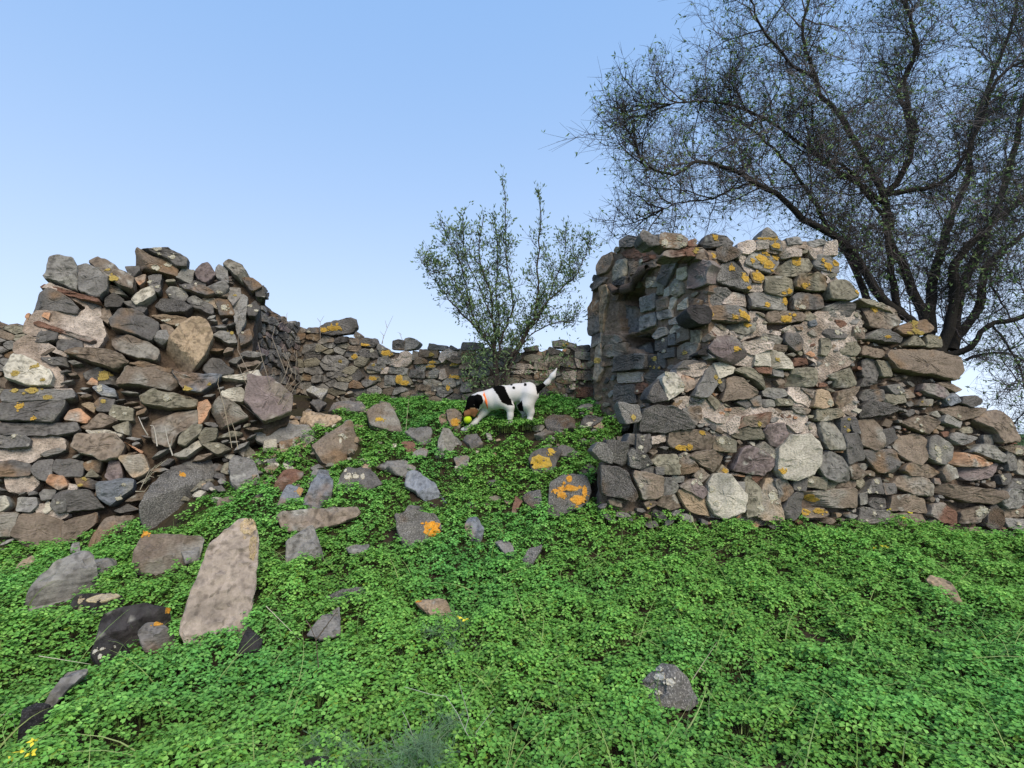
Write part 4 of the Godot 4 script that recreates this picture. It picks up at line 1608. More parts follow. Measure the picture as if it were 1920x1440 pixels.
func make_left_wall() -> void:
	var w := thing("collapsed_wall", P(200, 1000, 3.9))
	tag(w, "collapsed stone wall with jutting slabs and pale mortar at its near end", "wall")
	var pl := plane_of(P(0, 1010, 3.7), P(500, 900, 4.45), P(300, 480, 4.7))
	var f := [0.0, 440.0, 3.4286]
	var g := [0.0, 720.0, 3.4286]
	var out := PackedVector2Array()
	out.append_array(trace(pl, f[0], f[1], f[2], "-30,1010 10,960 60,860 110,720 180,540 230,450 310,330 420,260 560,290 640,230 830,360 910,280 1000,160 1180,240 1250,300 1320,260 1420,290 1500,260 1600,340 1670,420 1640,480 1600,900 1640,1000 1840,1120 1860,1200 1500,1400"))
	out.append_array(trace(pl, g[0], g[1], g[2], "1350,480 1150,600 900,820 640,960 500,1100 0,1120 -90,1110 -90,300 -50,60"))
	core(w, pl_in(pl, -.05), out, .6, .045, .025, M.earth, Color(.12, .09, .068))
	var limes := []
	# what is left of the lime mortar that bound the near end
	for t in ["300,330 330,320 660,450 650,480 690,650 640,740 560,740 470,690 200,660 150,640 170,560 250,490 500,520 560,480 420,400 270,350",
		"100,700 180,650 300,690 380,740 450,770 450,800 300,750 420,900 420,980 350,990 360,930 170,790 90,770", "300,1000 470,990 490,1015 340,1015",
		"90,1280 300,1265 320,1330 240,1400 100,1420 0,1440 0,1390 215,1375 220,1320"]:
		limes.append(trace(pl, f[0], f[1], f[2], t))
		core(w, pl_in(pl, .03), limes[-1], .12, .02, .016, M.mortar, Color(.62, .54, .48))
	for t in ["0,440 240,400 320,310 310,300 180,300 90,320 230,390 0,430", "0,430 230,380 300,320 440,360 440,430 350,440 260,480 200,520 60,500 0,500", "30,610 100,585 220,590 270,640 200,710 60,700", "270,770 360,790 460,840 380,890 280,880 240,820"]:
		limes.append(trace(pl, g[0], g[1], g[2], t))
		core(w, pl_in(pl, .03), limes[-1], .12, .02, .016, M.mortar, Color(.62, .54, .48))
	var made := lay_stones(w, pl, f[0], f[1], f[2], """
g+8 300,290 340,175 400,165 490,185 515,230 510,380 410,330
g+9 517,230 560,215 660,250 710,300 700,380 650,430 532,385
b+10 590,190 630,160 690,180 880,330 870,390 830,380 700,290
d+6 820,230 900,225 900,250 850,290
b+7 870,200 890,110 980,160 1080,180 1150,235 1140,280 1040,260 900,220
d+10 910,95 950,75 1000,85 1120,140 1215,190 1200,230 1140,220 1080,180 970,130
k+3 860,290 940,260 940,310 900,335
d+5 960,270 1040,270 1030,390 980,370
g+4 1140,285 1180,235 1250,240 1230,320
p+6 1260,260 1300,200 1340,200 1390,270 1330,320 1280,300
g+5 1390,220 1410,200 1460,240 1470,330 1400,290
b+8 1440,210 1480,190 1550,220 1610,290 1560,310
d+5 1560,285 1620,292 1680,350 1620,380
d+4 1640,350 1695,340 1700,410 1650,405
g+7 1330,340 1440,315 1475,360 1440,400 1360,390
d+8 1160,340 1320,352 1385,400 1340,415 1200,370
d+4 1075,380 1100,345 1180,360 1210,410 1180,440 1100,420
w+7 860,440 920,370 990,350 1000,400 950,440 890,470
d+5 800,445 880,430 890,475 950,490 930,515 850,480
D+6 1000,470 1040,420 1180,445 1240,485 1200,515 1080,510
d+5 1210,435 1250,410 1370,470 1370,520 1250,480
d+4 690,430 740,390 800,430 770,470 690,475
b+3 620,490 700,475 715,530 700,580 640,530
d+9 730,570 800,485 850,490 1030,590 1020,650 980,700 850,650 740,620
b+9 700,640 760,640 960,712 1030,760 1020,830 900,820 760,760
g+8 1000,690 1030,640 1080,635 1100,690 1050,720
b+4 1035,590 1090,590 1135,640 1110,670 1060,632
t+5 985,530 1080,530 1240,560 1200,610 1120,600
t+13 1040,800 1100,690 1180,610 1260,575 1340,600 1375,680 1350,760 1290,850 1220,890 1100,860
g+5 1380,660 1410,630 1500,640 1520,700 1470,710
d+5 1310,870 1360,800 1420,810 1500,890 1480,910 1350,915
b+11 450,780 520,755 700,770 800,800 850,850 760,880 600,830
b+10 780,980 830,872 960,882 1150,930 1155,980 1100,1015 900,985
b+8 850,850 930,840 1010,860 1110,880 1100,895 980,880
d+3 540,890 640,860 790,940 780,965 660,970 560,930
s+10 1130,912 1420,922 1380,970 1290,1030 1210,1025
w+8 1422,920 1560,920 1660,890 1680,930 1590,955
w+7 40,880 90,780 180,800 330,890 360,930 340,985 200,980 60,930
d+5 380,690 440,680 540,700 545,750 470,770 380,740
d+5 280,805 430,805 440,850 330,842
d+5 200,480 250,380 330,360 410,400 520,490 500,520 330,490
r+6 270,340 290,325 650,445 655,458 600,450
r+6 240,585 260,578 620,700 600,710
k+5 280,540 300,515 340,520 330,570
k+4 170,540 190,510 210,520 190,570
d+4 180,650 260,612 380,640 370,690 250,700
g+7 20,1050 50,1005 480,1015 500,1060 440,1075 40,1085
d+8 10,1190 20,1092 440,1087 440,1110 370,1215 20,1200 | 150,1122,26,18 245,1203,18,10
d+6 -40,1218 100,1222 500,1225 520,1265 440,1290 300,1300 -40,1285
g+7 -60,1302 150,1302 220,1330 215,1375 -60,1380
k+6 440,1200 460,1150 520,1130 590,1190 570,1220
t+4 540,1100 580,1090 630,1105 610,1145
k+4 560,970 600,925 640,950 640,980
s+5 610,990 660,975 740,1010 750,1045 660,1040
d+5 620,1100 660,1060 740,1070 720,1140 640,1140
o+6 720,1170 740,1110 860,1130 860,1200 780,1200
b+6 530,1240 660,1160 760,1210 680,1240 570,1260
o+5 740,1245 830,1210 830,1290 760,1270
w+4 570,1268 700,1270 790,1290 780,1302 600,1292
o+10 920,1060 1000,1020 1190,1060 1280,1080 1270,1115 1100,1130 930,1095
b+8 980,1165 1280,1135 1290,1210 1160,1290 1110,1380 1000,1350
k+8 1280,1090 1330,1075 1360,1120 1320,1200 1290,1230
b+9 1360,1130 1420,1060 1500,1090 1600,1190 1420,1250
w+8 1430,1030 1550,1000 1590,1040 1560,1090 1440,1070
p+15 1580,1100 1600,940 1760,960 1880,1060 1870,1160 1700,1220
g+3 1500,400 1560,390 1590,420 1570,580 1530,640 1510,560
d+3 1595,470 1640,430 1670,470 1640,530 1600,530
p+3 1480,340 1540,340 1550,390 1500,470 1470,420
t+3 1310,420 1380,415 1400,480 1330,450
d+4 1390,430 1480,430 1500,520 1420,530
d+3 1540,650 1600,600 1620,680 1550,720
d+4 1250,310 1320,325 1320,345 1240,335
b+4 660,330 760,350 820,400 730,385
b+4 1150,650 1200,560 1260,560 1170,620
d+4 560,400 640,470 600,490 540,420
""", .16, .05, 1.2)
	made.append_array(lay_stones(w, pl, g[0], g[1], g[2], """
b+12 480,410 510,340 760,340 825,410 790,490 700,505 550,455
t+11 790,490 930,470 970,570 880,620
p+7 690,600 720,510 780,510 800,600 740,640
s+13 655,655 870,630 870,680 740,790 660,740
k+8 330,640 350,600 430,605 450,660 400,685
d+6 355,560 370,495 470,495 545,510 540,600 420,600
d+6 210,560 260,500 348,495 348,570 330,630 270,620
d+6 -40,520 100,500 200,530 210,590 60,600 -40,600
b+6 552,520 600,502 670,500 640,570 570,560
o+6 570,602 600,562 640,600
g+6 130,820 135,740 250,740 260,790 220,825
d+6 280,710 300,690 370,690 355,740 290,750
d+8 362,740 400,702 590,687 680,800 450,825 370,790
g+8 352,790 370,752 440,752 440,820 390,830
b+6 -60,832 130,832 90,970 -60,990
b+6 97,970 150,842 280,832 415,890 412,1040 200,1040
b+6 422,892 630,830 620,900 500,1000 420,1050
w+7 -20,740 60,732 80,790 20,822 -20,815
o+10 1160,400 1170,350 1250,280 1300,280 1290,330 1200,410
o+9 1282,350 1330,300 1400,310 1390,370 1310,398
w+8 1140,470 1285,375 1305,402 1200,480
k+9 810,385 940,450 930,465
o+8 1310,402 1400,390 1480,420 1400,460
w+4 270,800 320,760 350,800 310,830
b+5 640,680 660,640 660,730 625,720
m+5 460,650 510,660 500,690 455,685
d+5 500,610 580,620 640,640 600,670 520,660
"""))
	print("left ", made.size())
	fill_flat = Vector2(.2, .48)
	fill(w, pl, out, made, [.1, .075, .05, .034], 1500, "dbgbogd", 190, .05, limes)
	fill_flat = Vector2(.35, .7)

func pl_in(pl: Dictionary, z: float) -> Dictionary:
	var q := pl.duplicate()
	q.o = pl.o + pl.n * z
	return q

func make_back_walls() -> void:
	# the dark inner face that runs back from the collapsed wall
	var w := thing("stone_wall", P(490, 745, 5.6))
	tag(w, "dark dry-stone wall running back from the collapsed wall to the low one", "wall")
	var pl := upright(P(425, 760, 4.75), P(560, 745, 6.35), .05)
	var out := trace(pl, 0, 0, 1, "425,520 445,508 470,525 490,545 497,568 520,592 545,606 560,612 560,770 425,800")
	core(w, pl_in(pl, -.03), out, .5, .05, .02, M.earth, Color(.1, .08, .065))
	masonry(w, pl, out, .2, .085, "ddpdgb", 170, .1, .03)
	w = thing("stone_wall", P(800, 750, 6.0))
	tag(w, "low dry-stone wall across the back with orange and white lichen", "wall")
	pl = upright(P(520, 750, 6.35), P(1120, 750, 5.5), .04)
	out = trace(pl, 0, 0, 1, "500,600 530,603 560,613 600,620 640,628 670,640 700,648 740,662 790,664 860,662 920,655 980,658 1060,656 1125,648 1125,790 800,790 500,790")
	core(w, pl_in(pl, -.03), out, .5, .045, .018, M.earth, Color(.24, .2, .165))
	var made := lay_stones(w, pl, 440, 560, 3.4286, """
d+4 560,190 600,165 730,125 770,130 788,180 750,225 650,235 570,225 | 590,208,20,14 650,195,36,16
g+2 770,240 785,218 808,235 800,265
d+2 808,300 815,260 900,255 920,290 890,310 | 845,300,26,8
g+2 920,320 930,295 980,325 940,345
d+3 1018,325 1020,275 1060,265 1095,275 1095,330
g+3 1098,332 1098,258 1140,252 1192,285 1170,320
g+2 1250,325 1255,290 1310,305 1365,305 1360,328
d+2 1375,330 1390,303 1440,330
d+3 1460,330 1465,288 1600,288 1600,330
d+2 360,190 380,165 410,185 400,220 365,225
d+3 300,150 330,145 335,170 310,180
d+2 460,215 480,188 550,190 545,220
b+2 410,220 440,190 460,215
g+2 435,350 440,300 550,292 560,330 550,352
d+2 445,400 450,365 550,360 555,390
g+3 558,420 590,375 680,368 735,400 700,465 580,460
d+2 790,345 820,325 920,335 925,375 820,380
o+2 735,390 780,350 795,380 770,395 | 775,372,20,16
o+2 925,345 990,330 1020,360 960,380 | 975,350,26,18
g+2 925,420 930,385 990,380 1000,415
m+3 992,425 1000,395 1060,390 1070,350 1110,338 1140,370 1135,410 1090,440 1040,440
b+2 1140,395 1150,340 1180,345 1175,390
b+2 1185,370 1190,330 1310,335 1305,380
m+3 1320,390 1330,350 1380,325 1400,340 1450,345 1440,375 1370,380 1340,410
g+2 990,475 1000,440 1120,450 1110,490
g+2 860,450 880,420 970,425 960,470
o+3 1040,540 1045,495 1110,490 1145,545 1100,560 | 1062,520,22,26 1100,545,24,16
m+2 945,480 975,440 990,445 980,480
o+2 865,530 868,495 930,500 940,530 | 890,515,24,14
g+2 965,550 970,500 1035,500 1035,555
d+2 1120,500 1130,460 1220,470 1220,510
g+2 1230,490 1290,450 1320,465 1300,510 1240,510
m+3 1320,515 1325,460 1350,455 1365,510 1340,520
o+2 1385,510 1390,490 1460,490 1455,515 | 1420,503,30,9
o+2 1360,590 1362,545 1390,545 1388,595 | 1375,570,12,22
g+2 1455,580 1470,530 1520,550 1520,600 1460,600
b+2 1180,585 1190,555 1260,560 1255,590 | 1215,530,14
d+2 1270,590 1280,550 1340,550 1340,590
d+2 740,510 790,450 830,500 800,530
g+2 580,510 600,475 720,470 730,500
o+1 1235,440 1250,420 1290,430 1280,445 | 1265,435,20,8
o+1 1240,410 1280,400 1330,405 1300,420 | 1270,410,20,8
o+1 1385,430 1400,405 1450,410 1440,430 | 1420,420,24,9
o+1 300,380 320,350 345,360 330,385 | 322,368,14
""", .1, .02, .7)
	made.append_array(lay_stones(w, pl, 760, 640, 4.5, """
d 1000,60 1110,40 1120,75 1010,85
g+2 1240,0 1330,-10 1440,30 1420,45 1250,45
o+2 1330,90 1350,60 1390,80 1380,110
k+3 1325,80 1340,65 1365,75 1350,95
b 1090,235 1100,165 1215,160 1210,235
b 1225,230 1230,170 1300,190 1300,225
b 1305,200 1370,140 1450,180 1440,230
d 1435,140 1440,100 1590,100 1595,160 1480,150
b 1490,230 1480,190 1590,170 1590,230
m 1440,150 1470,160 1480,225 1455,220
b 1090,330 1100,260 1190,265 1190,330
m+2 1200,300 1200,250 1240,245 1230,310
m 1330,270 1440,250 1445,330 1340,320
b 1450,320 1460,255 1585,260 1585,330
r+2 1440,470 1450,395 1580,390 1585,475
d 1590,445 1600,360 1690,370 1690,445
m 1390,380 1430,360 1430,400 1395,405
b 1240,440 1250,400 1340,395 1350,440
d 1130,420 1180,400 1230,430 1200,460 1130,455
m+2 870,215 960,190 1050,200 1080,225 960,235
m 900,260 980,245 1060,250 1080,265 960,275
b 790,330 800,270 870,275 870,330
b 880,330 900,290 1060,290 1080,330
"""))
	var holes := []
	for s in made: holes.append(grown(s.poly, s.c, .012))
	var rest := masonry(w, pl, out, .19, .085, "ggdbobgo", 215, .08, .015, holes)
	print("back ", made.size(), " ", rest.size())
	made.append_array(rest)
	fill(w, pl, out, made, [.04, .03], 700, "gdbom", 60, .01)
	w = thing("stone_wall", P(0, 700, 5.2))
	tag(w, "far bit of broken stone wall at the left edge behind the collapsed wall", "wall")
	pl = upright(P(-300, 700, 5.0), P(120, 700, 5.4), .04)
	out = trace(pl, 0, 0, 1, "-120,575 -60,590 0,602 12,610 30,606 48,615 110,640 110,840 -120,840")
	core(w, pl_in(pl, -.03), out, .5, .05, .02, M.earth, Color(.2, .165, .14))
	masonry(w, pl, out, .19, .09, "gdgbo", 110, .1, .02)

func grown(p: PackedVector2Array, c: Vector2, by: float) -> PackedVector2Array:
	var q := PackedVector2Array()
	for v in p: q.append(v + (v - c).normalized() * by)
	return q

# ---------------------------------------------------------------- loose rocks on the slope
func make_rocks() -> void:
	var a := [0.0, 900.0, 2.667]
	var b := [480.0, 820.0, 3.0]
	var c := [440.0, 560.0, 3.4286]
	var e := [760.0, 640.0, 4.5]
	var h := [0.0, 720.0, 3.4286]
	var r := [1200.0, 960.0, 2.667]
	rock("largest pale grey boulder, a tall rounded slab leaning upright in the clover", "e", a[0], a[1], a[2], "905,660 960,540 1000,440 1040,330 1110,255 1190,190 1230,175 1275,195 1297,250 1300,330 1290,420 1265,620 1240,640 1232,780 1170,800 1050,790 930,795 895,720", 28, .32, "1245,225,34,40 1265,330,16,60 1098,772,9", Color(.44, .35, .26), "", 1.1, "-8,.52,1.1 70,1.05,.8 180,.75,.35")
	rock("brown-grey rock with an orange lichen tip, left against the largest boulder", "b", a[0], a[1], a[2], "650,390 680,310 720,260 790,270 900,300 1030,298 1000,370 970,440 880,440 800,400 720,370", 45, .5, "730,264,24,14", Color(.66, .3, .035), "", 1.1, "-90,.1,.9 200,.5,.5")
	rock("small flat grey chip lying against the largest boulder", "g", a[0], a[1], a[2], "895,345 1000,310 1000,360 930,378", 50, .4)
	rock("pale-topped grey rock near the left edge with a dark front", "g", a[0], a[1], a[2], "90,620 150,520 200,460 300,390 392,352 450,370 515,480 420,470 330,490 200,540 130,610", 52, .5, "", Color(.66, .3, .035), "", 1.1, "-75,.12,1.6 150,.6,.8")
	rock("black rock with a cream patch on top, in clover at the left", "n", a[0], a[1], a[2], "310,645 380,570 450,555 520,555 610,560 625,600 520,640 400,655", 40, .6, "520,585,70,24 400,635,10", Color(.45, .4, .33), "", 1.1, "-90,.0,1.2 180,.7,.6")
	rock("black rock streaked white, highest of three at the foot of the boulder", "n", a[0], a[1], a[2], "475,760 490,700 520,660 640,620 740,615 850,640 862,710 700,760 640,800", 36, .6, "845,645,16,12", Color(.66, .3, .035), "", 1.1, "-70,.1,1.1 -150,.4,.6 70,.4,.5")
	rock("black pointed rock with orange lichen touching the boulder's left foot", "d", a[0], a[1], a[2], "685,760 730,705 790,695 890,770 890,825 720,800", 36, .6, "790,712,22,12", Color(.66, .3, .035), "", 1.1, "-60,.0,.9 60,.3,.6")
	rock("lowest of the three black rocks, with white spots", "n", a[0], a[1], a[2], "450,860 470,810 520,775 590,800 652,830 615,890 510,912", 36, .7, "510,845,10,7 475,850,12,9 575,835,5 500,880,10,12", Color(.5, .5, .48), "", 1.1, "-40,.0,.9 170,.3,.7")
	rock("low grey slab showing its edge at the lower left", "g", a[0], a[1], a[2], "195,1090 330,945 440,920 445,960 330,1010 230,1090", 55, .4)
	rock("dark speckled rock at the lower left edge", "N", a[0], a[1], a[2], "85,1260 110,1130 190,1095 262,1115 250,1200 150,1260", 40, .6)
	rock("dark stone wedged under the right foot of the largest boulder", "n", a[0], a[1], a[2], "1180,820 1240,715 1320,785 1290,835", 40, .6)
	rock("small grey stone below the near end of the collapsed wall", "g", a[0], a[1], a[2], "345,355 360,310 400,298 405,350", 30, .6)
	rock("grey stone half hidden behind the pale-topped rock", "g", a[0], a[1], a[2], "460,400 480,378 585,375 592,425 500,440", 40, .5)
	rock("flat tan stone in clover below the collapsed wall", "t", a[0], a[1], a[2], "60,430 150,365 185,400 90,440", 60, .4)
	rock("brown pyramid-shaped rock with white lichen streaks, in mid slope", "b", c[0], c[1], c[2], "488,930 560,880 680,800 755,762 790,870 832,980 740,1015 660,1040 560,1010", 30, .8, "700,880,26,7 680,910,8,16", Color(.5, .5, .47), "", 1.1, "-10,.05,.9 130,.25,.45 -100,.5,.5")
	rock("dark brown rock with oval white lichen spots", "d", b[0], b[1], b[2], "445,275 480,195 520,140 580,150 640,170 715,245 650,270 560,262", 36, .7, "515,215,20,16 560,217,16,11 600,220,10,16 500,180,10", Color(.55, .54, .5), "", 1.1, "75,.3,.9 -95,.5,.9")
	rock("slate-grey slab standing on edge beside the tan flake", "s", b[0], b[1], b[2], "238,405 268,340 322,230 358,165 404,168 434,230 436,300 380,402", 25, .35)
	rock("small blue and tan flake leaning left of the standing slab", "s", b[0], b[1], b[2], "120,355 150,300 180,250 235,270 275,292 215,365", 30, .4, "250,300,20,26 145,300,8,30", Color(.4, .24, .12))
	rock("long flat brown-grey bar of stone below the slate-grey slab", "b", b[0], b[1], b[2], "108,432 140,404 250,408 480,398 566,390 590,425 562,452 440,464 300,482 158,490", 35, .3, "", Color(.66, .3, .035), "", 1.1, "-90,.28,1.2 90,.5,.6")
	rock("sharp-edged grey block just below the long bar", "g", b[0], b[1], b[2], "163,672 170,570 240,530 318,482 350,550 382,630 350,640 310,590 240,630", 34, .8, "", Color(.66, .3, .035), "", 1.1, "0,.38,1.5 -85,.45,1.2")
	rock("flat grey slab above the long pale slate", "g", b[0], b[1], b[2], "660,135 760,100 840,120 905,155 860,180 760,165", 62, .3)
	rock("long pale slate slab sloping to the right in mid clover", "s", b[0], b[1], b[2], "838,262 850,180 920,190 1020,270 1087,342 1050,362 960,310 890,290", 48, .3, "", Color(.66, .3, .035), "", 1.1, "-70,.12,1.0")
	rock("white-speckled rock with one round bright orange lichen", "G", b[0], b[1], b[2], "775,430 840,420 900,405 1010,425 1047,485 1035,545 960,562 900,590 830,582 790,520", 32, .6, "995,512,46,42", Color(.72, .3, .02), "", 1.1, "90,.55,.9 180,.75,.6")
	rock("dark edge of a stone behind the rock with round orange lichen", "d", b[0], b[1], b[2], "820,412 860,375 950,373 940,402", 40, .5)
	rock("blue-grey pointed stone alone in clover, right of the orange-spotted rock", "s", b[0], b[1], b[2], "1172,505 1190,430 1240,428 1287,512 1262,552 1200,540", 35, .6)
	rock("left of two grey stones leaning together in the clover", "g", b[0], b[1], b[2], "1335,572 1390,558 1440,590 1472,645 1440,668 1370,615", 42, .5)
	rock("right of two grey stones leaning together in the clover", "G", b[0], b[1], b[2], "1480,675 1530,620 1612,588 1600,640 1540,702", 36, .5)
	rock("small round grey stone below the dog", "g", b[0], b[1], b[2], "1108,112 1150,84 1202,102 1195,137 1130,137", 40, .6)
	rock("rock with yellow lichen face standing out on the right of the slope", "d", b[0], b[1], b[2], "1530,112 1600,50 1680,30 1740,28 1680,60 1672,150 1575,192 1550,150", 30, .7, "1600,140,54,36 1660,70,18,26", Color(.55, .36, .05), "", 1.1, "85,.25,.8 -20,.6,.8")
	rock("grey stone behind the yellow lichen rock", "d", b[0], b[1], b[2], "1690,60 1740,28 1812,40 1818,82 1700,85", 40, .6)
	rock("large rock with orange lichen blotches beside the pier", "G", b[0], b[1], b[2], "1640,412 1650,260 1700,220 1800,190 1862,200 1892,290 1872,352 1760,392 1700,422", 30, .6, "1762,232,16 1755,285,52,18 1720,330,26,18 1690,305,20,10 1815,350,46,24 1850,300,14,30", Color(.66, .3, .035), "", 1.1, "80,.55,.5 190,.65,.8")
	rock("speckled round grey stone left of the orange-blotched rock", "G", b[0], b[1], b[2], "1498,320 1530,285 1600,283 1614,370 1560,378 1505,350", 36, .6)
	rock("small red-brown stone left of the round grey stone", "r", b[0], b[1], b[2], "1438,388 1460,318 1502,350 1462,392", 36, .5)
	rock("small pale triangular stone in clover at lower centre left", "g", b[0], b[1], b[2], "283,1055 380,990 472,932 478,1060 370,1095", 40, .5)
	rock("dark stone with white edge above the pale triangular stone", "D", b[0], b[1], b[2], "380,875 480,850 602,840 622,880 480,905", 48, .5)
	rock("flat tan stone with a tiny orange dot, lying alone in lower centre", "t", b[0], b[1], b[2], "888,905 940,895 1000,905 1080,918 1128,970 1050,975 990,965", 55, .4, "910,904,12,8")
	rock("low grey stone nearly buried below the sharp-edged block", "g", b[0], b[1], b[2], "500,605 560,583 640,592 622,632 540,637", 55, .4)
	rock("small tan tile fragment beneath the pyramid-shaped rock", "k", b[0], b[1], b[2], "590,152 620,142 655,150 645,165 600,162", 50, .3)
	rock("dark red-brown stone half hidden above the tan flake", "r", b[0], b[1], b[2], "95,245 150,180 220,166 270,172 270,205 170,250", 45, .5)
	rock("long grey stone beam lying across the rubble", "g", c[0], c[1], c[2], "125,850 200,805 340,795 480,797 532,850 490,882 340,890 200,907 135,892", 30, .35, "", Color.WHITE, "", .6, "-90,.35,1.1 90,.5,.7")
	rock("tall pointed brown-grey rock with a yellow spot, left of the dog", "b", c[0], c[1], c[2], "838,715 900,670 1000,645 1040,720 1082,822 1040,835 880,795", 34, .6, "930,778,26,14", Color(.5, .33, .04), "", 1.1, "20,.25,.6 180,.4,.5")
	rock("tan-brown slab leaning behind the long stone beam", "t", c[0], c[1], c[2], "420,770 440,690 500,685 680,750 690,785 560,830 520,815", 40, .5)
	rock("grey pointed stone with two faces just below the ball", "g", c[0], c[1], c[2], "1288,985 1310,910 1340,830 1380,815 1465,905 1420,935 1330,990", 28, .6, "", Color(.66, .3, .035), "", 1.1, "5,-.05,.9 170,.5,.6")
	rock("broad grey stone left of the two-faced pointed stone", "g", c[0], c[1], c[2], "1090,845 1160,810 1270,830 1262,905 1180,885", 50, .5)
	rock("small rounded grey stone below the broad grey stone", "g", c[0], c[1], c[2], "1138,978 1180,935 1252,960 1232,990", 36, .6)
	rock("small red-brown stone below the tall pointed rock", "r", c[0], c[1], c[2], "1068,920 1150,888 1167,952 1120,975", 36, .6)
	rock("brown rock with an orange end right at the dog's nose", "b", e[0], e[1], e[2], "345,570 420,548 460,580 482,625 462,690 430,718 385,695 350,640", 20, .7, "425,682,40,34", Color(.5, .25, .035))
	rock("grey stone leaning on the brown rock by the dog's nose", "g", e[0], e[1], e[2], "280,650 310,600 348,575 360,650 340,690 300,680", 25, .6)
	rock("dark rock under the dog's front paw", "d", e[0], e[1], e[2], "478,800 530,752 600,770 655,830 560,850", 50, .6)
	rock("dark speckled rock to the right behind the dog", "D", e[0], e[1], e[2], "1160,645 1240,590 1340,560 1380,590 1432,640 1442,702 1320,720 1200,725", 40, .6)
	rock("grey speckled slab in front of the dark speckled rock", "G", e[0], e[1], e[2], "1080,775 1200,722 1320,722 1400,730 1300,750 1150,785", 60, .4)
	rock("dark pale-topped stone near the foot of the pier", "D", e[0], e[1], e[2], "1470,675 1500,630 1600,598 1690,600 1655,662 1560,695", 42, .5)
	rock("low grey stone beside the back wall, right of the dog's tail", "g", e[0], e[1], e[2], "1420,545 1500,510 1590,512 1580,545", 50, .5)
	rock("white-crusted stone on the rubble near the back wall", "W", c[0], c[1], c[2], "460,575 510,545 560,555 602,592 560,632 480,602", 40, .6)
	rock("dark grey stone under the white-crusted one", "d", c[0], c[1], c[2], "480,665 520,618 595,668 540,695", 45, .6)
	rock("long dark stones' edge along the rubble below the back wall", "d", c[0], c[1], c[2], "600,690 640,655 720,650 810,650 852,692 760,702", 50, .5)
	rock("tan stone propping the right of the long stone beam", "t", c[0], c[1], c[2], "320,775 400,760 432,790 350,800", 45, .5)
	rock("brown stone beneath the long stone beam", "b", c[0], c[1], c[2], "280,915 420,870 422,912 300,952", 40, .6)
	rock("small white-faced stone beneath the left end of the beam", "w", c[0], c[1], c[2], "182,945 186,900 270,895 276,940", 25, .7)
	rock("small cream stone on the smooth grey rock", "t", c[0], c[1], c[2], "0,965 35,935 77,950 60,982", 40, .6)
	rock("smooth rounded grey rock right of the large speckled-top rock", "g", c[0], c[1], c[2], "-10,1005 40,985 95,980 140,1060 172,1165 60,1195 -20,1160 -40,1060", 42, .5, "", Color.WHITE, "", .5)
	rock("large rock with white-speckled sloping top and orange dot", "G", h[0], h[1], h[2], "890,760 960,660 1040,575 1160,510 1282,462 1350,472 1400,530 1512,580 1430,665 1260,760 1110,835 940,845", 46, .5, "1175,580,18,14", Color(.66, .3, .035), "", .9, "-62,.02,1.3 185,.7,.7")
	rock("small brown stone below the large speckled-top rock", "b", h[0], h[1], h[2], "1390,770 1400,730 1500,690 1522,740", 50, .5)
	rock("earth-coloured rock between collapsed wall and clover", "b", h[0], h[1], h[2], "560,970 680,850 850,770 875,830 830,910 690,960 600,985", 50, .5)
	rock("small tan stone among clover far right, alone", "t", r[0], r[1], r[2], "1425,338 1450,310 1520,320 1570,360 1612,412 1540,415 1480,375", 45, .5)
	rock("grey pyramid stone with white lichen spots, alone at lower right", "G", r[0], r[1], r[2], "0,840 50,790 110,745 180,760 240,820 292,882 245,932 100,920 20,895", 32, .6, "95,820,24,20 95,780,16,12 150,850,20,18 40,880,16,10 90,900,14,12", Color(.55, .55, .53), "", 1.1, "-20,.15,.6 150,.15,.5")
	rock("dark rock at the very bottom of the picture, left of centre", "n", 560, 1040, 2.824, "10,1140 25,1090 90,1065 170,1060 195,1140", 40, .6)
	# small rubble that lies about between them
	var st_tones := "gdbotw"
	var spots := []
	for i in 200:
		var px := rng.randf_range(300, 740)
		var py := rng.randf_range(730, 930)
		if px < 470 and py < 800: continue
		if py > 960 - (px - 300) * .36 + 40 or py < 905 - (px - 300) * .55: continue
		spots.append([px, py])
	for i in 40: spots.append([rng.randf_range(850, 1160), rng.randf_range(760, 940)])
	var small := spots.size()
	for i in 34: spots.append([rng.randf_range(330, 600), rng.randf_range(745, 880)])
	for i in 16: spots.append([rng.randf_range(1095, 1185), rng.randf_range(780, 930)])
	var n := 0
	for q in spots:
		n += 1
		var g := ground_hit(q[0], q[1])
		g.y -= .04
		var pl := {"o": g, "u": Vector3.RIGHT, "n": Vector3(0, .5, .866), "v": Vector3(0, .866, -.5)}
		var tone := st_tones[rng.randi_range(0, 5)]
		var look: String = {"g": "grey", "d": "dark grey", "b": "brown", "o": "olive-grey", "t": "tan", "w": "whitish"}[tone]
		var o := thing("rubble_stone", g)
		var s := stone(o, "body", pl, blob(Vector2.ZERO, rng.randf_range(.02, .055) if n <= small else rng.randf_range(.05, .105), rng.randf_range(.5, .9), rng.randi_range(4, 6)), tone, .06, .02, 1.2, 1.5)
		var body: MeshInstance3D = s.node
		o.remove_child(body); remove_child(o)
		body.name = o.name; body.position = g
		add_child(body, true); o.free()
		tag(body, ("small" if n <= small else "broken") + " loose " + look + " stone in the rubble by the collapsed wall" if q[0] < 760 else ("small loose " + look + " stone in the clover around the dog") if n <= small else ("broken " + look + " stone by the foot of the pier"), "rubble stone", "small stones of the rubble slope" if q[0] < 760 else "small stones around the dog" if n <= small else "broken stones at the foot of the pier")

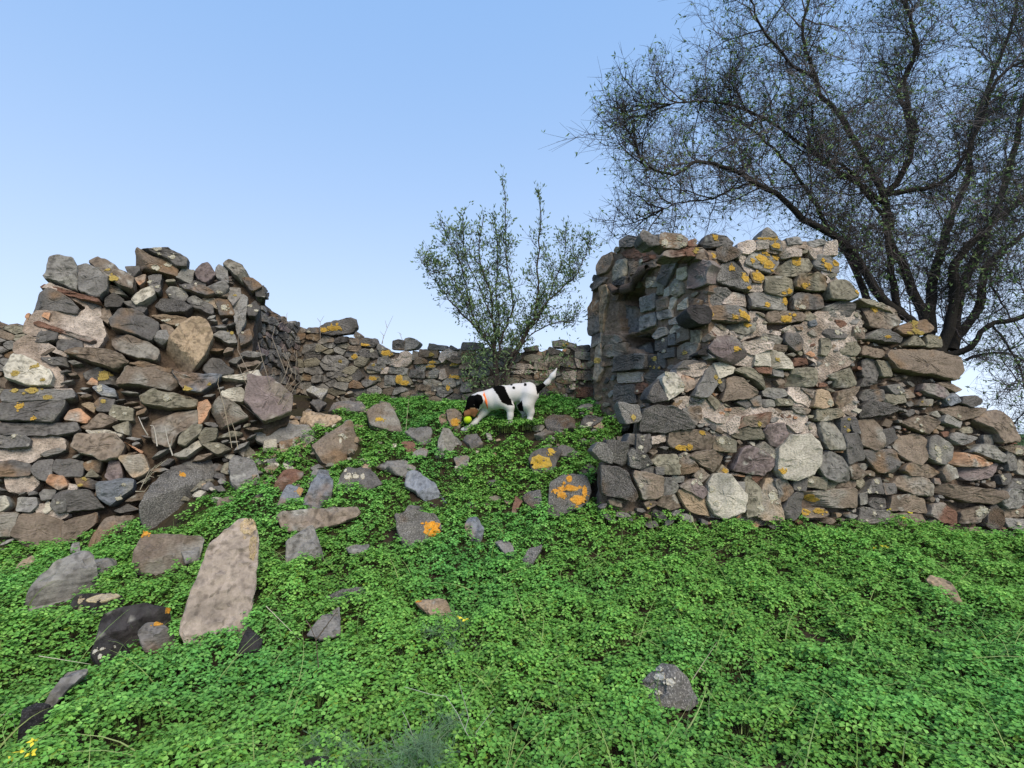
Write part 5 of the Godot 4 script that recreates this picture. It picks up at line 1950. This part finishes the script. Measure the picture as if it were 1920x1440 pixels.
func make_weeds() -> void:
	var grp := "dry stalks on the rubble"
	var c := [440.0, 560.0, 3.4286]
	stalk("bare dead bush with a fan of pale stems on the rubble", c[0], c[1], c[2], 4.55, "205,790 150,680 80,560 20,420/210,790 190,640 230,560 180,400 150,280/215,795 260,700 330,600 390,520 400,330/210,790 300,640 370,470 310,330/205,790 120,740 60,690 0,650/215,790 250,640 330,480 240,250 260,180/205,790 160,700 130,560 20,330 25,180/215,795 300,720 350,640 390,560 440,520/210,790 230,700 210,560 250,470/330,480 350,400 330,340/180,400 90,500 60,480/205,795 280,740 330,700/212,790 240,730 300,660 320,560/200,790 150,750 110,660 80,600", .004, Color(.33, .28, .23))
	stalk("dead stalk with side twigs behind the lichen boulder on the back wall", c[0], c[1], c[2], 6.0, "550,215 550,150 575,110/550,150 530,125/550,215 552,330", .003, Color(.36, .3, .25))
	stalk("forked dry stalk sticking up from the back wall top", c[0], c[1], c[2], 5.9, "945,290 960,240 980,190 1018,110/980,190 968,140/960,240 935,210/950,290 955,240", .003, Color(.4, .34, .27))
	stalk("short dry stalk on the back wall near the sapling", c[0], c[1], c[2], 5.8, "1080,270 1060,220 1045,215/1060,220 1075,235", .0025, Color(.4, .34, .27))
	stalk("thin dry stalk at the top of the dark inner wall", c[0], c[1], c[2], 5.6, "335,160 335,100 340,90/335,130 328,115", .0025, Color(.4, .34, .27))
	stalk("upright pale stalk in front of the tall pointed rock", c[0], c[1], c[2], 4.75, "1100,850 1110,740 1122,630/1110,740 1115,700", .003, Color(.42, .42, .26))
	stalk("two long pale stems arching over the collapsed wall", 0, 440, 3.4286, 4.3, "1490,1370 1470,1250 1440,1100 1400,960 1410,900/1530,1380 1510,1260 1480,1180", .003)
	stalk("pale curved dead stem hanging at the dark gap", 0, 720, 3.4286, 4.0, "1010,400 1000,320 985,270 965,265/1110,460 1080,370 1060,270/950,330 920,280 890,210/1090,420 1110,350", .005, Color(.5, .47, .42))
	stalk("dry grass litter beside the large speckled-top rock", 0, 720, 3.4286, 3.9, "900,680 960,560 1040,500/930,640 980,570 1060,540/880,640 950,600 1000,520/870,690 930,690 960,650/1000,540 1080,480/940,620 960,590 990,600", .003, Color(.45, .4, .32))
	stalk("dark bare stem standing in the clover at lower left", 0, 900, 2.667, 2.35, "1670,1400 1640,1290 1615,1130 1595,960 1580,800 1555,740/1580,800 1690,650/1555,740 1530,700", .0032, Color(.13, .1, .08))
	stalk("pale straw leaning across the clover right of the largest boulder", 0, 900, 2.667, 2.7, "1330,630 1400,700 1500,800", .0022, Color(.5, .48, .38))
	stalk("pale straw lying over the black rocks at left", 0, 900, 2.667, 2.5, "195,880 320,900 455,922", .002, Color(.5, .48, .38))
	stalk("bent pale straw at the lower left edge", 0, 900, 2.667, 2.1, "0,1175 65,1170 80,1280 130,1350", .002, Color(.4, .45, .36))
	stalk("forked pale straw over the white-spotted stone", 1200, 960, 2.667, 2.35, "260,840 300,780 340,720 385,650/215,1080 195,960 180,860/300,780 330,800", .0022, Color(.4, .36, .27))
	stalk("pale stems of the feathery weed at the bottom", 560, 1040, 2.824, 1.98, "980,1130 930,1010 880,930 840,840 780,750 700,740 560,700/640,1080 610,980 580,890 550,830/440,1120 370,1040/930,1010 940,940 1040,810/880,930 900,860 850,680/690,1130 640,1040 600,960/760,1130 700,1060 660,930/840,1130 850,1040 930,980/500,1130 520,1040 490,960/1180,1129 1240,1080 1340,1040", .002, Color(.36, .4, .34))
	fennel("blue-green feathery weed at the bottom centre", ground_hit(790, 1420) - Vector3(0, .08, 0), .28, Vector3(-.25, 0, .1), 17)
	fennel("low feathery weed left of the largest one at the bottom", ground_hit(640, 1430) - Vector3(0, .08, 0), .2, Vector3(-.3, 0, 0), 14)
	fennel("small feathery weed in mid clover", ground_hit(830, 1190) - Vector3(0, .08, 0), .2, Vector3(.1, 0, 0), 9)
	flower("yellow drooping flowers at the lower left corner", ground_hit(60, 1430), [Vector3(-.03, .05, .02), Vector3(.0, .07, 0), Vector3(.02, .05, .03), Vector3(-.05, .03, .03)])
	flower("yellow flower buds on tall stems in lower centre", ground_hit(868, 1190), [Vector3(-.02, .09, 0), Vector3(.012, .08, .01)])
	flower("pale yellow buds in the clover before the pier", ground_hit(1640, 1040), [Vector3(0, .05, 0), Vector3(.06, .06, 0), Vector3(.085, .055, 0)])
	flower("pale buds standing before the right-hand wall", ground_hit(1690, 985), [Vector3(-.09, .12, 0), Vector3(.06, .1, .02), Vector3(.02, .06, 0)])

# ---------------------------------------------------------------- all of it
func _ready() -> void:
	rng.seed = 20240611
	noise.seed = 5
	noise.frequency = .35
	noise.fractal_octaves = 3
	cells.seed = 8
	cells.noise_type = FastNoiseLite.TYPE_CELLULAR
	cells.cellular_return_type = FastNoiseLite.RETURN_CELL_VALUE
	cells.frequency = 1.0
	cells.fractal_type = FastNoiseLite.FRACTAL_NONE
	var cam := Camera3D.new()
	cam.name = "camera"
	cam.fov = rad_to_deg(2.0 * atan(720.0 / F))
	cam.near = .05; cam.far = 3000.0
	cam.transform = Transform3D(cam_basis, EYE)
	add_child(cam)
	var sky := ProceduralSkyMaterial.new()
	sky.sky_top_color = Color(.445, .59, .775)
	sky.sky_horizon_color = Color(.80, .855, .925)
	sky.sky_curve = .22
	sky.ground_bottom_color = Color(.2, .22, .2)
	sky.ground_horizon_color = Color(.8, .87, .95)
	sky.sun_angle_max = 1.0
	var env := Environment.new()
	env.background_mode = Environment.BG_SKY
	env.sky = Sky.new()
	env.sky.sky_material = sky
	env.background_energy_multiplier = .72
	env.tonemap_mode = Environment.TONE_MAPPER_LINEAR
	env.tonemap_exposure = 2.2
	env.sdfgi_enabled = true; env.ssao_enabled = true; env.ssil_enabled = true
	var we := WorldEnvironment.new()
	we.name = "surroundings"
	we.environment = env
	add_child(we)
	var sun := DirectionalLight3D.new()
	sun.name = "sun"
	sun.light_energy = .5
	sun.light_color = Color(1.0, .95, .88)
	sun.light_angular_distance = 30.0
	sun.shadow_enabled = true
	sun.rotation_degrees = Vector3(-42, 24, 0)
	add_child(sun)

	fit_ground([P(-500, 1440, 1.85), P(0, 1440, 1.8), P(960, 1440, 1.85), P(1920, 1440, 1.85), P(2600, 1440, 1.9), P(-300, 1200, 2.6), P(300, 1200, 2.65), P(960, 1200, 2.7), P(1500, 1200, 2.7), P(1920, 1200, 2.75), P(2700, 1200, 2.9),
		P(60, 1080, 3.2), P(480, 1070, 3.2), P(960, 1080, 3.3), P(1400, 1080, 3.35), P(1900, 1085, 3.5), P(-500, 1040, 3.5), P(-200, 1010, 3.75), P(100, 1012, 3.75), P(300, 970, 3.9), P(430, 900, 4.15), P(560, 960, 3.85), P(760, 960, 3.95), P(960, 1000, 3.75), P(1180, 965, 3.95), P(1400, 968, 4.05),
		P(1650, 965, 4.2), P(1900, 1000, 4.4), P(2500, 1030, 4.7), P(560, 845, 4.5), P(760, 860, 4.5), P(960, 900, 4.3), P(1080, 880, 4.35), P(960, 850, 4.62), P(1130, 830, 4.7), P(640, 780, 5.0), P(860, 795, 4.98), P(1000, 779, 4.98), P(1060, 780, 5.0), P(1150, 775, 5.15),
		P(640, 745, 5.8), P(780, 745, 6.0), P(960, 742, 5.75), P(1110, 748, 5.4), P(480, 770, 5.0), P(400, 720, 5.1), P(150, 800, 5.0), P(1500, 900, 5.2), P(1905, 830, 6.4), P(2400, 870, 7.0), P(1700, 840, 7.5), P(1300, 790, 7.5), P(900, 760, 8.0), P(500, 760, 8.0), P(0, 800, 7.5), P(-700, 860, 6.0), Vector3(0, .1, 0.5), Vector3(-5, .1, 0), Vector3(5, .1, 0), Vector3(0, 1.0, -13), Vector3(-8, .6, -11), Vector3(9, .5, -11)])
	make_materials()
	make_ground()
	make_tower()
	make_right_wall()
	make_left_wall()
	make_back_walls()
	big_tree()
	small_tree()
	make_rocks()
	make_dog()
	make_clover()
	make_grass()
	make_weeds()
